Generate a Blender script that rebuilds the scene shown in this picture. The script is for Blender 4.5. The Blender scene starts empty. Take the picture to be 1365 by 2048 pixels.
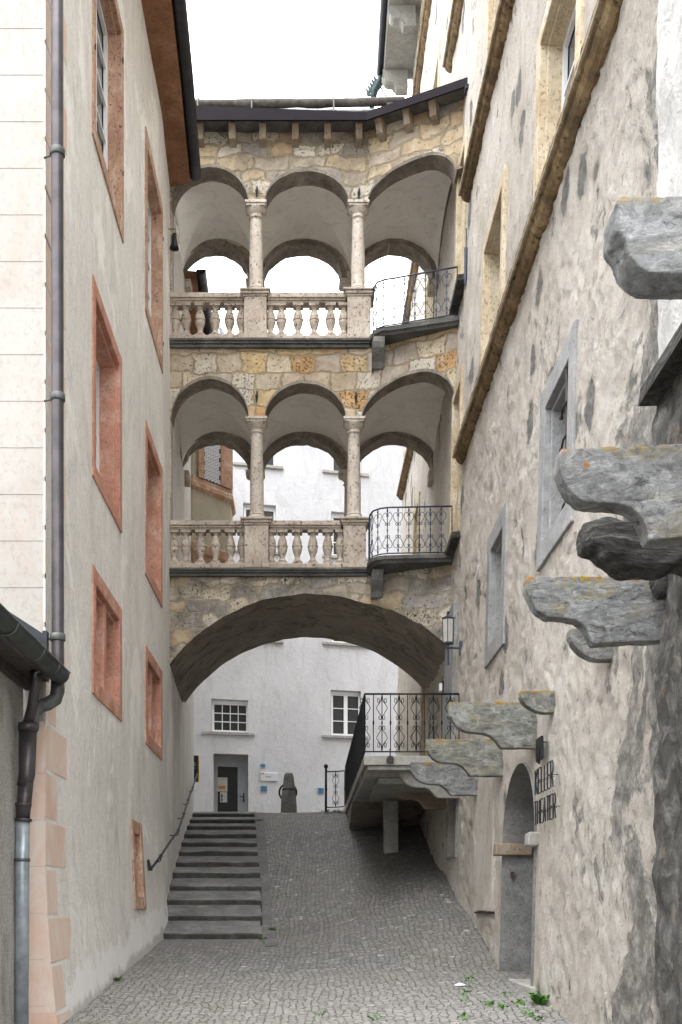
import bpy, math, random
from mathutils import Vector, Matrix, noise as mnoise
from mathutils.geometry import tessellate_polygon
random.seed(7)
S = bpy.context.scene
COL = S.collection
F, VX, VY = 2200.0, 616.0, 1815.0          # focal length and vanishing point of the alley

# ---------------------------------------------------------------- camera
cam = bpy.data.cameras.new('camera')
cam.sensor_fit = 'AUTO'; cam.sensor_width = 36.0
cam.lens = F/2048*36
cam.shift_x = (682.5-VX)/2048; cam.shift_y = (VY-1024)/2048
cam.clip_start = 0.05; cam.clip_end = 2000
camo = bpy.data.objects.new('camera', cam); COL.objects.link(camo)
camo.location = (0, 0, 0); camo.rotation_euler = (math.radians(90), 0, 0)
S.camera = camo
S.render.resolution_x = 682; S.render.resolution_y = 1024

# ---------------------------------------------------------------- overcast sky
SUN_EL, SUN_AZ = math.radians(58), math.radians(200)
w = bpy.data.worlds.new('World'); S.world = w; w.use_nodes = True
nt = w.node_tree; nt.nodes.clear()
out = nt.nodes.new('ShaderNodeOutputWorld'); bg = nt.nodes.new('ShaderNodeBackground')
sky = nt.nodes.new('ShaderNodeTexSky'); sky.sky_type = 'NISHITA'; sky.sun_disc = False
sky.sun_elevation = SUN_EL; sky.sun_rotation = SUN_AZ
sc = nt.nodes.new('ShaderNodeMix'); sc.data_type = 'RGBA'; sc.blend_type = 'MULTIPLY'; sc.inputs[0].default_value = 1
sc.inputs[7].default_value = (0.09, 0.09, 0.09, 1)
tc = nt.nodes.new('ShaderNodeTexCoord'); nz = nt.nodes.new('ShaderNodeTexNoise')
nz.inputs['Scale'].default_value = 2.2; nz.inputs['Detail'].default_value = 5
rp = nt.nodes.new('ShaderNodeValToRGB')
rp.color_ramp.elements[0].position = .3; rp.color_ramp.elements[0].color = (1.38, 1.43, 1.5, 1)
rp.color_ramp.elements[1].position = .7; rp.color_ramp.elements[1].color = (1.75, 1.75, 1.76, 1)
mx = nt.nodes.new('ShaderNodeMix'); mx.data_type = 'RGBA'; mx.inputs[0].default_value = .9
L = nt.links.new
L(sky.outputs[0], sc.inputs[6]); L(tc.outputs['Generated'], nz.inputs['Vector']); L(nz.outputs['Fac'], rp.inputs['Fac'])
L(sc.outputs[2], mx.inputs[6]); L(rp.outputs['Color'], mx.inputs[7]); 
# an overcast sky is about three times brighter overhead than at the horizon
sz = nt.nodes.new('ShaderNodeSeparateXYZ'); mr = nt.nodes.new('ShaderNodeMapRange')
mr.inputs[1].default_value = 0; mr.inputs[2].default_value = 1; mr.inputs[3].default_value = .62; mr.inputs[4].default_value = 1.95
cm = nt.nodes.new('ShaderNodeMix'); cm.data_type = 'RGBA'; cm.blend_type = 'MULTIPLY'; cm.inputs[0].default_value = 1
L(tc.outputs['Generated'], sz.inputs[0]); L(sz.outputs[2], mr.inputs[0]); L(mr.outputs[0], cm.inputs[7]); L(mx.outputs[2], cm.inputs[6]); L(cm.outputs[2], bg.inputs['Color'])
bg.inputs['Strength'].default_value = 1.0
L(bg.outputs[0], out.inputs[0])
sl = bpy.data.lights.new('sun', 'SUN'); sl.energy = 0.5; sl.angle = math.radians(50); sl.color = (1, .96, .9)
so = bpy.data.objects.new('sun', sl); COL.objects.link(so); so.location = (0, -10, 40)
so.rotation_euler = (math.radians(28), 0, math.radians(-8))
S.view_settings.view_transform = 'Standard'; S.view_settings.look = 'None'
S.view_settings.exposure = 1.48; S.view_settings.gamma = 1

# ---------------------------------------------------------------- helpers
def P(px, py, d): return ((px-VX)*d/F, d, (VY-py)*d/F)

class MB:
    def __init__(s): s.v = []; s.f = []
    def add(s, vs, fs):
        n = len(s.v); s.v += [tuple(v) for v in vs]; s.f += [tuple(i+n for i in f) for f in fs]; return s
    def hexa(s, c):                      # 8 corners: bottom ring 0-3, top ring 4-7
        return s.add(c, [(3,2,1,0), (4,5,6,7), (0,1,5,4), (1,2,6,5), (2,3,7,6), (3,0,4,7)])
    def box(s, x0, x1, y0, y1, z0, z1):
        return s.hexa([(x0,y0,z0),(x1,y0,z0),(x1,y1,z0),(x0,y1,z0),(x0,y0,z1),(x1,y0,z1),(x1,y1,z1),(x0,y1,z1)])
    def wbox(s, fn, sd, o0, o1, y0, y1, z0, z1):   # box following a wall: sd=+1 right wall, -1 left; o>0 goes into the building
        def q(o, y, z): return (fn(y, z)+sd*o, y, z)
        return s.hexa([q(o0,y0,z0),q(o1,y0,z0),q(o1,y1,z0),q(o0,y1,z0),q(o0,y0,z1),q(o1,y0,z1),q(o1,y1,z1),q(o0,y1,z1)])
    def prism(s, front, back):           # two matching rings, front face tessellated
        n = len(front)
        tris = tessellate_polygon([[Vector(p) for p in front]])
        fs = [tuple(t) for t in tris] + [tuple(i+n for i in reversed(t)) for t in tris]
        fs += [(i, (i+1) % n, n+(i+1) % n, n+i) for i in range(n)]
        return s.add(list(front)+list(back), fs)
    def tube(s, pts, r, n=8, cap=True):
        pts = [Vector(p) for p in pts]; rs = r if isinstance(r, (list, tuple)) else [r]*len(pts)
        t0 = (pts[1]-pts[0]).normalized()
        a = t0.cross(Vector((0,0,1)));  a = t0.cross(Vector((1,0,0))) if a.length < .1 else a
        a.normalize(); base = len(s.v)
        for i, p in enumerate(pts):
            t = (pts[min(i+1, len(pts)-1)]-pts[max(i-1, 0)])
            t = t.normalized() if t.length > 1e-9 else t0
            a = (a - t*a.dot(t)); a.normalize(); b = t.cross(a)
            for k in range(n):
                an = 2*math.pi*k/n
                s.v.append(tuple(p + (a*math.cos(an)+b*math.sin(an))*rs[i]))
        for i in range(len(pts)-1):
            for k in range(n):
                k2 = (k+1) % n
                s.f.append((base+i*n+k, base+i*n+k2, base+(i+1)*n+k2, base+(i+1)*n+k))
        if cap:
            s.f.append(tuple(base+k for k in reversed(range(n)))); s.f.append(tuple(base+(len(pts)-1)*n+k for k in range(n)))
        return s
    def lathe(s, prof, c=(0,0,0), n=20, square=False):   # prof: (r, z)
        base = len(s.v)
        for r, z in prof:
            for k in range(n):
                an = 2*math.pi*(k+.5)/n
                s.v.append((c[0]+r*math.cos(an), c[1]+r*math.sin(an), c[2]+z))
        for i in range(len(prof)-1):
            for k in range(n):
                k2 = (k+1) % n
                s.f.append((base+i*n+k, base+i*n+k2, base+(i+1)*n+k2, base+(i+1)*n+k))
        s.f.append(tuple(base+k for k in reversed(range(n)))); s.f.append(tuple(base+(len(prof)-1)*n+k for k in range(n)))
        return s
    def ball(s, c, r, n=10):
        return s.lathe([(max(.001, r*math.sin(math.pi*i/8)), -r*math.cos(math.pi*i/8)) for i in range(9)], c, n)
    def rough(s, amt, sc=3.0, seed=0):
        s.v = [tuple(Vector(v)+mnoise.noise_vector(Vector(v)*sc+Vector((seed,seed*2,0)))*amt) for v in s.v]; return s

def mesh_obj(name, mb, mat, smooth=False, bevel=0):
    me = bpy.data.meshes.new(name); me.from_pydata(mb.v, [], mb.f); me.update()
    o = bpy.data.objects.new(name, me); COL.objects.link(o)
    if mat: me.materials.append(mat)
    if smooth:
        me.polygons.foreach_set('use_smooth', [True]*len(me.polygons))
    if bevel:
        b = o.modifiers.new('b', 'BEVEL'); b.width = bevel; b.segments = 2; b.limit_method = 'ANGLE'; b.angle_limit = .6
    return o
def tag(o, label=None, cat=None, group=None, kind=None):
    if label: o['label'] = label
    if cat: o['category'] = cat
    if group: o['group'] = group
    if kind: o['kind'] = kind
    return o
def thing(name, label, cat, loc=(0,0,0), group=None):
    o = bpy.data.objects.new(name, None); COL.objects.link(o); o.location = loc; o.empty_display_size = .2
    return tag(o, label, cat, group)
def adopt(o, parent):
    o.parent = parent
    if parent.type == 'EMPTY': o.matrix_parent_inverse = Matrix.Translation(-Vector(parent.location))
    else: o.matrix_parent_inverse = Matrix.Translation(-Vector(parent.location))
    return o
def part(name, mb, mat, parent, smooth=False, bevel=0, loc=(0,0,0), label=None):
    o = mesh_obj(name, mb, mat, smooth, bevel); o.location = loc; adopt(o, parent)
    if label: o['label'] = label
    return o
def auto_smooth(o, ang=40):
    me = o.data
    me.polygons.foreach_set('use_smooth', [True]*len(me.polygons))
    try: me.set_sharp_from_angle(angle=math.radians(ang))
    except Exception: pass
    return o

# ---------------------------------------------------------------- materials
class G:
    def __init__(s, name, rough=.85, rnd=0.0, spec=.3):
        s.m = bpy.data.materials.new(name); s.m.use_nodes = True; s.t = s.m.node_tree
        s.b = s.t.nodes['Principled BSDF']; s.b.inputs['Roughness'].default_value = rough
        s.b.inputs['Specular IOR Level'].default_value = spec
        s.co = s.t.nodes.new('ShaderNodeTexCoord').outputs['Object']
        if rnd:
            oi = s.t.nodes.new('ShaderNodeObjectInfo')
            v = s.t.nodes.new('ShaderNodeVectorMath'); v.operation = 'SCALE'; s.l((rnd, rnd*1.7, rnd*.6), v.inputs[0]); s.l(oi.outputs['Random'], v.inputs['Scale'])
            a = s.t.nodes.new('ShaderNodeVectorMath'); s.l(s.co, a.inputs[0]); s.l(v.outputs[0], a.inputs[1]); s.co = a.outputs[0]
        s.nrm = None
    def l(s, a, b):
        if hasattr(a, 'is_linked') or isinstance(a, bpy.types.NodeSocket): s.t.links.new(a, b)
        else:
            if isinstance(a, (tuple, list)) and len(a) == 3 and b.type == 'RGBA': a = (*a, 1)
            b.default_value = a
    def mp(s, sc, loc=(0,0,0), rot=(0,0,0), v=None):
        n = s.t.nodes.new('ShaderNodeMapping'); s.l(v or s.co, n.inputs[0]); n.inputs['Scale'].default_value = sc
        n.inputs['Location'].default_value = loc; n.inputs['Rotation'].default_value = rot; return n.outputs[0]
    def noise(s, scale, det=6, ro=.6, dist=0, v=None, col=False):
        n = s.t.nodes.new('ShaderNodeTexNoise'); s.l(v or s.co, n.inputs['Vector']); n.inputs['Scale'].default_value = scale
        n.inputs['Detail'].default_value = det; n.inputs['Roughness'].default_value = ro; n.inputs['Distortion'].default_value = dist
        return n.outputs['Color' if col else 'Fac']
    def vor(s, scale, feat='F1', rnd=1.0, v=None):
        n = s.t.nodes.new('ShaderNodeTexVoronoi'); n.feature = feat; s.l(v or s.co, n.inputs['Vector']); n.inputs['Scale'].default_value = scale
        n.inputs['Randomness'].default_value = rnd; return n.outputs
    def ramp(s, f, stops, interp='LINEAR'):
        n = s.t.nodes.new('ShaderNodeValToRGB'); n.color_ramp.interpolation = interp; e = n.color_ramp.elements
        while len(e) < len(stops): e.new(.5)
        for i, (p, c) in enumerate(stops):
            e[i].position = p; c = (c, c, c) if not isinstance(c, tuple) else c; e[i].color = (*c[:3], 1)
        s.l(f, n.inputs[0]); return n.outputs[0]
    def mix(s, f, a, b, mode='MIX'):
        n = s.t.nodes.new('ShaderNodeMix'); n.data_type = 'RGBA'; n.blend_type = mode; n.clamp_factor = True
        s.l(f, n.inputs[0]); s.l(a, n.inputs[6]); s.l(b, n.inputs[7]); return n.outputs[2]
    def math(s, op, a, b=0.0, c=None, clamp=False):
        n = s.t.nodes.new('ShaderNodeMath'); n.operation = op; n.use_clamp = clamp; s.l(a, n.inputs[0]); s.l(b, n.inputs[1])
        if c is not None: s.l(c, n.inputs[2])
        return n.outputs[0]
    def rng(s, f, a, b, c=0.0, d=1.0):
        n = s.t.nodes.new('ShaderNodeMapRange'); s.l(f, n.inputs[0])
        for i, v in enumerate((a, b, c, d)): n.inputs[i+1].default_value = v
        n.interpolation_type = 'SMOOTHSTEP' if a < b else 'LINEAR'
        return n.outputs[0]
    def vadd(s, a, b, sc=1.0):
        m = s.t.nodes.new('ShaderNodeVectorMath'); m.operation = 'MULTIPLY_ADD'
        n = s.t.nodes.new('ShaderNodeVectorMath'); n.operation = 'SUBTRACT'; s.l(b, n.inputs[0]); n.inputs[1].default_value = (.5,.5,.5)
        s.l(n.outputs[0], m.inputs[0]); m.inputs[1].default_value = (sc, sc, sc); s.l(a, m.inputs[2]); return m.outputs[0]
    def bump(s, h, st, dist):
        n = s.t.nodes.new('ShaderNodeBump'); s.l(h, n.inputs['Height']); n.inputs['Strength'].default_value = st; n.inputs['Distance'].default_value = dist
        if s.nrm is not None: s.l(s.nrm, n.inputs['Normal'])
        s.nrm = n.outputs[0]
    def sep(s, v=None):
        n = s.t.nodes.new('ShaderNodeSeparateXYZ'); s.l(v or s.co, n.inputs[0]); return n.outputs
    def done(s, col):
        s.l(col, s.b.inputs['Base Color'])
        if s.nrm is not None: s.l(s.nrm, s.b.inputs['Normal'])
        return s.m

def plain(name, c, rough=.6, metal=0, var=.15, sc=8, bump=.2, spec=.4):
    g = G(name, rough, spec=spec); g.b.inputs['Metallic'].default_value = metal
    n = g.noise(sc, 5); g.bump(g.noise(sc*6, 4), bump, .004)
    return g.done(g.mix(g.ramp(n, [(.35, 0.0), (.65, 1.0)]), tuple(x*(1-var) for x in c), tuple(min(1, x*(1+var)) for x in c)))

def plaster(name, c1, c2, dirt, amt=.35, scale=1.2, strk=None, bump=.35, white_base=False, streaks=0, grit=0):
    g = G(name, .9, spec=.15)
    v = g.vadd(g.co, g.noise(1.3, 4, col=True), .5)
    a = g.noise(scale, 8, .65, v=v); col = g.mix(g.ramp(a, [(.3, 0.0), (.7, 1.0)]), c1, c2)
    b = g.noise(1.0, 8, .7, 1.5, v=g.mp((2.2, 2.2, .7)))
    col = g.mix(g.math('MULTIPLY', g.ramp(b, [(.50, 0.0), (.68, 1.0)]), amt), col, dirt)
    if streaks:
        s1 = g.noise(1.0, 7, .7, .3, v=g.mp((3, 3, .5))); col = g.mix(g.math('MULTIPLY', g.ramp(s1, [(.52, 0.0), (.66, 1.0)]), streaks), col, dirt)
        s2 = g.noise(2.6, 9, .75, 2.5, v=v); col = g.mix(g.ramp(s2, [(.485, 0.0), (.5, .6), (.515, 0.0)]), col, tuple(x*.6 for x in dirt))
        s3 = g.noise(1.0, 8, .7, .8, v=g.mp((.8, .8, .5), (5, 5, 5))); col = g.mix(g.ramp(s3, [(.55, 0.0), (.60, .7)]), col, tuple(min(1, x*1.12) for x in c2))
    fine = g.noise(22, 6, .7, v=g.mp((1, 1, .6)))
    col = g.mix(g.ramp(fine, [(.36, .28), (.48, 0.0)]), col, tuple(x*.6 for x in c1))
    if grit:
        gr = g.noise(55, 4, .8); col = g.mix(g.ramp(gr, [(.40, grit), (.47, 0.0)]), col, (.10,.09,.08)); col = g.mix(g.ramp(gr, [(.55, 0.0), (.62, grit)]), col, (.75,.73,.70)); g.bump(gr, 1.0, .02)
    if white_base:
        z = g.sep()[2]; y = g.sep()[1]
        lim = g.math('ADD', g.math('MULTIPLY', y, .1), g.math('MULTIPLY', g.noise(1.6, 6, .6), 1.3))   # follows the ground
        m = g.rng(g.math('SUBTRACT', g.math('ADD', lim, -2.55), z), 0.0, .06)
        col = g.mix(g.math('MULTIPLY', m, .75), col, (.80, .80, .79))
        lim2 = g.math('ADD', g.math('MULTIPLY', y, .1), g.math('MULTIPLY', g.noise(2.6, 5), .45))
        m2 = g.rng(g.math('SUBTRACT', g.math('ADD', lim2, -2.45), z), 0.0, .12)
        col = g.mix(g.math('MULTIPLY', m2, .55), col, (.30, .28, .25))
    g.bump(g.noise(5, 7, .65, .8), bump, .03); g.bump(fine, bump*.8, .008)
    return g.done(col)

def tufa(name, cols, pit=.5, psc=26, pc=(.05,.042,.035), grime=(.10,.09,.08), gam=.3, rnd=3.0, bump=.6):
    g = G(name, .92, rnd, .15)
    a = g.noise(2.3, 8, .65, .4); n = len(cols)
    col = g.ramp(a, [(.28+.44*i/(n-1), c) for i, c in enumerate(cols)])
    f = g.noise(14, 7, .7); col = g.mix(g.ramp(f, [(.3, .45), (.55, 0.0)]), col, tuple(x*.55 for x in cols[0]))
    big = g.noise(.9, 6, .7, .6); col = g.mix(g.math('MULTIPLY', g.ramp(big, [(.5, 0.0), (.7, 1.0)]), gam), col, grime)
    v = g.vadd(g.co, g.noise(9, 3, col=True), .06)
    p = g.noise(psc, 3, .55, .3, v=g.mp((1, 1, .8), v=v)); pm = g.ramp(p, [(.34, 1.0), (.41, 0.0)])
    col = g.mix(g.math('MULTIPLY', pm, pit), col, pc)
    g.bump(g.math('SUBTRACT', f, g.math('MULTIPLY', pm, .9)), bump, .018); g.bump(a, .3, .04)
    return g.done(col)

def masonry(name, palette, mortar, bw=.52, rh=.36, dist=.12, mw=.02, grime=.45, gcol=(.09,.08,.075), pits=.75, seed=0, vor=None):
    g = G(name, .93, spec=.12)
    v0 = g.vadd(g.vadd(g.co, g.noise(1.7, 3, .55, col=True), dist*2.2), g.noise(6, 3, .6, col=True), dist*.45)
    if vor:
        v = g.mp(vor, (seed, 0, seed*.7), v=v0)
        cell = g.vor(1.0, 'F1', 1.0, v=v); edge = g.vor(1.0, 'DISTANCE_TO_EDGE', 1.0, v=v)
        sx = g.t.nodes.new('ShaderNodeSeparateColor'); g.l(cell['Color'], sx.inputs[0]); r1, r2 = sx.outputs[0], sx.outputs[1]
        em = g.rng(g.math('ADD', edge['Distance'], g.math('MULTIPLY', g.math('SUBTRACT', g.noise(12, 4), .5), .05)), .04, .11)
    else:
        s = g.sep(v0); cb = g.t.nodes.new('ShaderNodeCombineXYZ'); g.l(g.math('ADD', s[0], seed*.37), cb.inputs[0]); g.l(g.math('ADD', s[2], seed*.21), cb.inputs[1])
        br = g.t.nodes.new('ShaderNodeTexBrick'); g.l(cb.outputs[0], br.inputs['Vector']); br.inputs['Scale'].default_value = 1.0
        br.inputs['Color1'].default_value = (0,0,0,1); br.inputs['Color2'].default_value = (1,1,1,1); br.inputs['Mortar'].default_value = (.5,.5,.5,1)
        br.inputs['Mortar Size'].default_value = mw; br.inputs['Mortar Smooth'].default_value = .4; br.inputs['Brick Width'].default_value = bw; br.inputs['Row Height'].default_value = rh
        br.offset = .43; br.squash = 1.5; br.squash_frequency = 3
        sx = g.t.nodes.new('ShaderNodeSeparateColor'); g.l(br.outputs['Color'], sx.inputs[0]); r1 = sx.outputs[0]
        r2 = g.math('FRACT', g.math('MULTIPLY', r1, 7.3)); em = g.math('SUBTRACT', 1.0, br.outputs['Fac'])
    n = len(palette); col = g.ramp(g.math('FRACT', g.math('MULTIPLY', r1, 3.7)), [(k/n, c) for k, c in enumerate(palette)], 'CONSTANT')
    mott = g.noise(4.5, 9, .72); col = g.mix(g.ramp(mott, [(.3, .75), (.5, 0.0)]), col, g.mix(.55, col, (.10, .085, .07)))
    col = g.mix(g.ramp(mott, [(.52, 0.0), (.70, .55)]), col, (.66, .61, .52))
    v2 = g.vadd(g.co, g.noise(5, 4, col=True), .05)
    p = g.noise(21, 4, .6, .2, v=v2); thr = g.math('MULTIPLY_ADD', r2, .12, .33)
    pm = g.rng(g.math('SUBTRACT', thr, p), 0.0, .05)
    col = g.mix(g.math('MULTIPLY', pm, pits), col, (.045, .038, .032))
    col = g.mix(em, g.mix(g.ramp(g.noise(9, 5), [(.35, .4), (.6, 0.0)]), mortar, tuple(x*.5 for x in mortar)), col)
    big = g.noise(.8, 7, .72, .6, v=g.mp((1, 1, 1.3), (seed+4, 0, 2))); col = g.mix(g.math('MULTIPLY', g.ramp(big, [(.47, 0.0), (.62, 1.0)]), grime), col, gcol)
    h = g.math('ADD', g.math('MULTIPLY', em, .5), g.math('SUBTRACT', g.math('MULTIPLY', mott, .8), g.math('MULTIPLY', pm, .5)))
    g.bump(h, .9, .04)
    return g.done(col)

M = {}
M['side_plaster'] = plaster('side_plaster', (.70,.68,.635), (.80,.78,.735), (.44,.42,.40), .5, .9, white_base=True, streaks=.16)
M['front_plaster'] = plaster('front_plaster', (.36,.335,.305), (.43,.405,.375), (.40,.285,.225), .5, 1.1, bump=.2)
M['far_plaster'] = plaster('far_plaster', (.49,.495,.515), (.58,.585,.605), (.40,.40,.41), .6, .8, bump=.7)
M['back_plaster'] = plaster('back_plaster', (.62,.61,.58), (.70,.69,.66), (.4,.38,.35), .3)
M['oriel_plaster'] = plaster('oriel_plaster', (.42,.38,.30), (.52,.47,.38), (.25,.22,.17), .5, 1.6)
M['vault'] = plaster('vault_plaster', (.70,.67,.62), (.77,.745,.70), (.36,.32,.28), .35, .8, bump=.12)
M['facade_joint'] = plain('scored_joint', (.375,.35,.32), .9)
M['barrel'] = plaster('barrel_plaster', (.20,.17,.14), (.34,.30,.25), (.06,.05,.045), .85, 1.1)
M['roughcast'] = plaster('roughcast', (.46,.45,.42), (.60,.58,.54), (.22,.19,.155), .8, 1.4, bump=1.0, grit=.6)

def right_plaster():
    g = G('trowelled_plaster', .95, spec=.1)
    warp = g.vadd(g.co, g.noise(1.1, 3, .5, col=True), 1.1)
    a = g.noise(1.3, 9, .68, .6, v=warp)
    col = g.ramp(a, [(.26, (.56,.495,.42)), (.40, (.68,.615,.535)), (.56, (.76,.705,.63)), (.75, (.84,.81,.76))])
    # swirling trowel strokes; shading of hollows and ridges put into the colour
    wv = g.vadd(g.co, g.noise(1.5, 4, .6, col=True), 2.2)
    st = g.noise(6.5, 10, .78, 2.6, v=g.mp((1, .8, 1), v=wv))
    col = g.mix(g.ramp(st, [(.405, .7), (.45, 0.0)]), col, (.33, .285, .245))
    col = g.mix(g.ramp(st, [(.58, 0.0), (.72, .5)]), col, (.82, .80, .76))
    # patches of bare grey stone left showing by the plaster
    vs = g.vadd(g.mp((0, 1.3, .95)), g.noise(3, 4, .6, col=True), .3)
    vo = g.vor(1.0, 'F1', 1.0, v=vs); sx = g.t.nodes.new('ShaderNodeSeparateColor'); g.l(vo['Color'], sx.inputs[0])
    r = g.math('MULTIPLY_ADD', sx.outputs[0], .36, -.10)
    m = g.rng(g.math('SUBTRACT', r, vo['Distance']), -.01, .025)
    stc = g.ramp(g.noise(9, 7, .7), [(.3, (.12,.12,.115)), (.6, (.31,.305,.29)), (.75, (.46,.45,.43))])
    rim = g.rng(g.math('SUBTRACT', g.math('ADD', r, .09), vo['Distance']), -.02, .09)
    col = g.mix(g.math('MULTIPLY', rim, .45), col, (.40, .33, .26))
    col = g.mix(g.math('MULTIPLY', m, .95), col, stc)
    # bigger worn zones, more of them at the near end
    big = g.noise(.8, 9, .74, .9, v=g.mp((1, 1.2, .8), (3, 1, 7)))
    y = g.sep()[1]; near = g.rng(g.math('MULTIPLY', y, -1.0), -10.6, -8.3)
    bm = g.math('MULTIPLY', g.ramp(g.math('ADD', big, g.math('MULTIPLY', near, .13)), [(.585, 0.0), (.63, 1.0)]), .9)
    col = g.mix(bm, col, g.ramp(g.noise(7, 9, .78), [(.3, (.07,.068,.064)), (.47, (.24,.23,.21)), (.62, (.52,.49,.45))]))
    pk = g.noise(15, 5, .7, 1.0, v=g.mp((1, 1, .7))); col = g.mix(g.ramp(pk, [(.30, .9), (.37, 0.0)]), col, (.16, .135, .115))
    pk2 = g.noise(3.5, 6, .7, .5, v=g.mp((1, 1, .7), (9, 9, 9))); col = g.mix(g.ramp(pk2, [(.60, 0.0), (.67, .7)]), col, (.34, .29, .24))
    g.bump(a, .8, .09); g.bump(st, 1.0, .06); g.bump(g.noise(30, 5, .7), .5, .01)
    g.bump(m, .6, -.03)
    return g.done(col)
M['right_plaster'] = right_plaster()
def rubble():
    g = G('dark_rubble', .95, spec=.1)
    v = g.vadd(g.co, g.noise(3, 4, .6, col=True), .35)
    vo = g.vor(6.5, 'SMOOTH_F1', 1.0, v=v); sx = g.t.nodes.new('ShaderNodeSeparateColor'); g.l(vo['Color'], sx.inputs[0])
    a = g.noise(5, 10, .8, .8, v=v)
    col = g.ramp(a, [(.3, (.045,.044,.042)), (.44, (.13,.126,.118)), (.56, (.25,.238,.215)), (.72, (.50,.48,.45))])
    col = g.mix(g.ramp(sx.outputs[0], [(.72, 0.0), (.86, .55)]), col, (.34, .27, .19))
    col = g.mix(g.ramp(vo['Distance'], [(.30, 0.0), (.55, .7)]), col, (.06, .058, .054))
    g.bump(vo['Distance'], 1.0, -.10); g.bump(a, 1.0, .06)
    return g.done(col)
M['rubble_wall'] = rubble()
M['white_stone'] = plaster('whitewashed_stone', (.42,.41,.39), (.60,.59,.57), (.36,.35,.33), .8, 2.4, bump=1.4)
M['masonry_top'] = masonry('arcade_masonry', [(.40,.34,.265), (.48,.38,.25), (.33,.30,.265), (.56,.50,.41), (.44,.315,.195), (.38,.35,.31), (.60,.545,.46)], (.36,.295,.20), .50, .27, .20, .03, .5, gcol=(.13,.115,.095), seed=3)
M['masonry_mid'] = masonry('ochre_masonry', [(.50,.37,.21), (.45,.38,.29), (.54,.46,.34), (.47,.29,.14), (.41,.36,.30), (.54,.40,.22), (.53,.48,.40)], (.36,.29,.20), .50, .36, .15, .022, .45, gcol=(.20,.13,.06), seed=9, pits=.75)
M['masonry_low'] = masonry('weathered_masonry', [(.40,.35,.28), (.26,.24,.21), (.52,.45,.35), (.46,.36,.24), (.34,.32,.29), (.58,.52,.43)], (.38,.33,.26), .58, .30, .26, .03, .75, gcol=(.10,.085,.07), seed=15, pits=.95)
M['tufa'] = tufa('pitted_tufa', [(.36,.30,.25), (.50,.43,.36), (.62,.56,.48)], .75, 22)
M['tufa_column'] = tufa('column_tufa', [(.44,.38,.32), (.56,.50,.43), (.66,.61,.54)], .7, 24, gam=.2)
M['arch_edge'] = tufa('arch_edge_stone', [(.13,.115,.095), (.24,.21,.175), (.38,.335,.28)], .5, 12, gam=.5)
M['strap'] = plain('dull_strap', (.12,.125,.12), .6, .2)
M['red_tufa'] = tufa('red_window_stone', [(.44,.21,.15), (.56,.29,.21), (.70,.47,.37)], .5, 34, (.16,.07,.05), (.3,.18,.14), .25)
M['brown_tufa'] = tufa('brown_window_stone', [(.36,.21,.14), (.50,.32,.23), (.68,.54,.43)], .75, 30, (.09,.05,.035), (.2,.14,.1), .35)
M['ochre_stone'] = tufa('ochre_window_stone', [(.42,.33,.22), (.58,.49,.35), (.70,.64,.53)], .6, 30, (.16,.11,.06), (.32,.24,.15), .3)
M['cornice'] = tufa('cornice_stone', [(.09,.065,.04), (.24,.165,.09), (.42,.31,.18)], .75, 11, (.03,.022,.015), (.05,.042,.035), .75)
M['cornice_edge'] = tufa('cornice_edge_stone', [(.25,.20,.14), (.45,.38,.28), (.60,.54,.43)], .4, 11)  # paler fillet, its edge highlight put into the colour
M['granite'] = tufa('grey_granite', [(.23,.23,.23), (.33,.33,.33), (.42,.42,.41)], .35, 60, (.09,.09,.09), (.2,.19,.17), .3)
M['granite_dark'] = tufa('dark_granite', [(.13,.13,.125), (.21,.21,.20), (.30,.29,.275)], .4, 55, (.05,.05,.05), (.1,.09,.08), .35)
M['slate'] = tufa('slate_slab', [(.07,.07,.066), (.125,.124,.118), (.21,.205,.195)], .3, 30, (.03,.03,.03), (.05,.05,.04), .4)
M['concrete'] = tufa('old_concrete', [(.26,.25,.23), (.36,.35,.32), (.45,.44,.40)], .3, 34, (.1,.1,.09), (.12,.11,.09), .4, bump=.3)
M['ledge_wood'] = tufa('old_timber', [(.22,.17,.12), (.30,.24,.18), (.40,.33,.26)], .3, 30, gam=.2)

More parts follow.
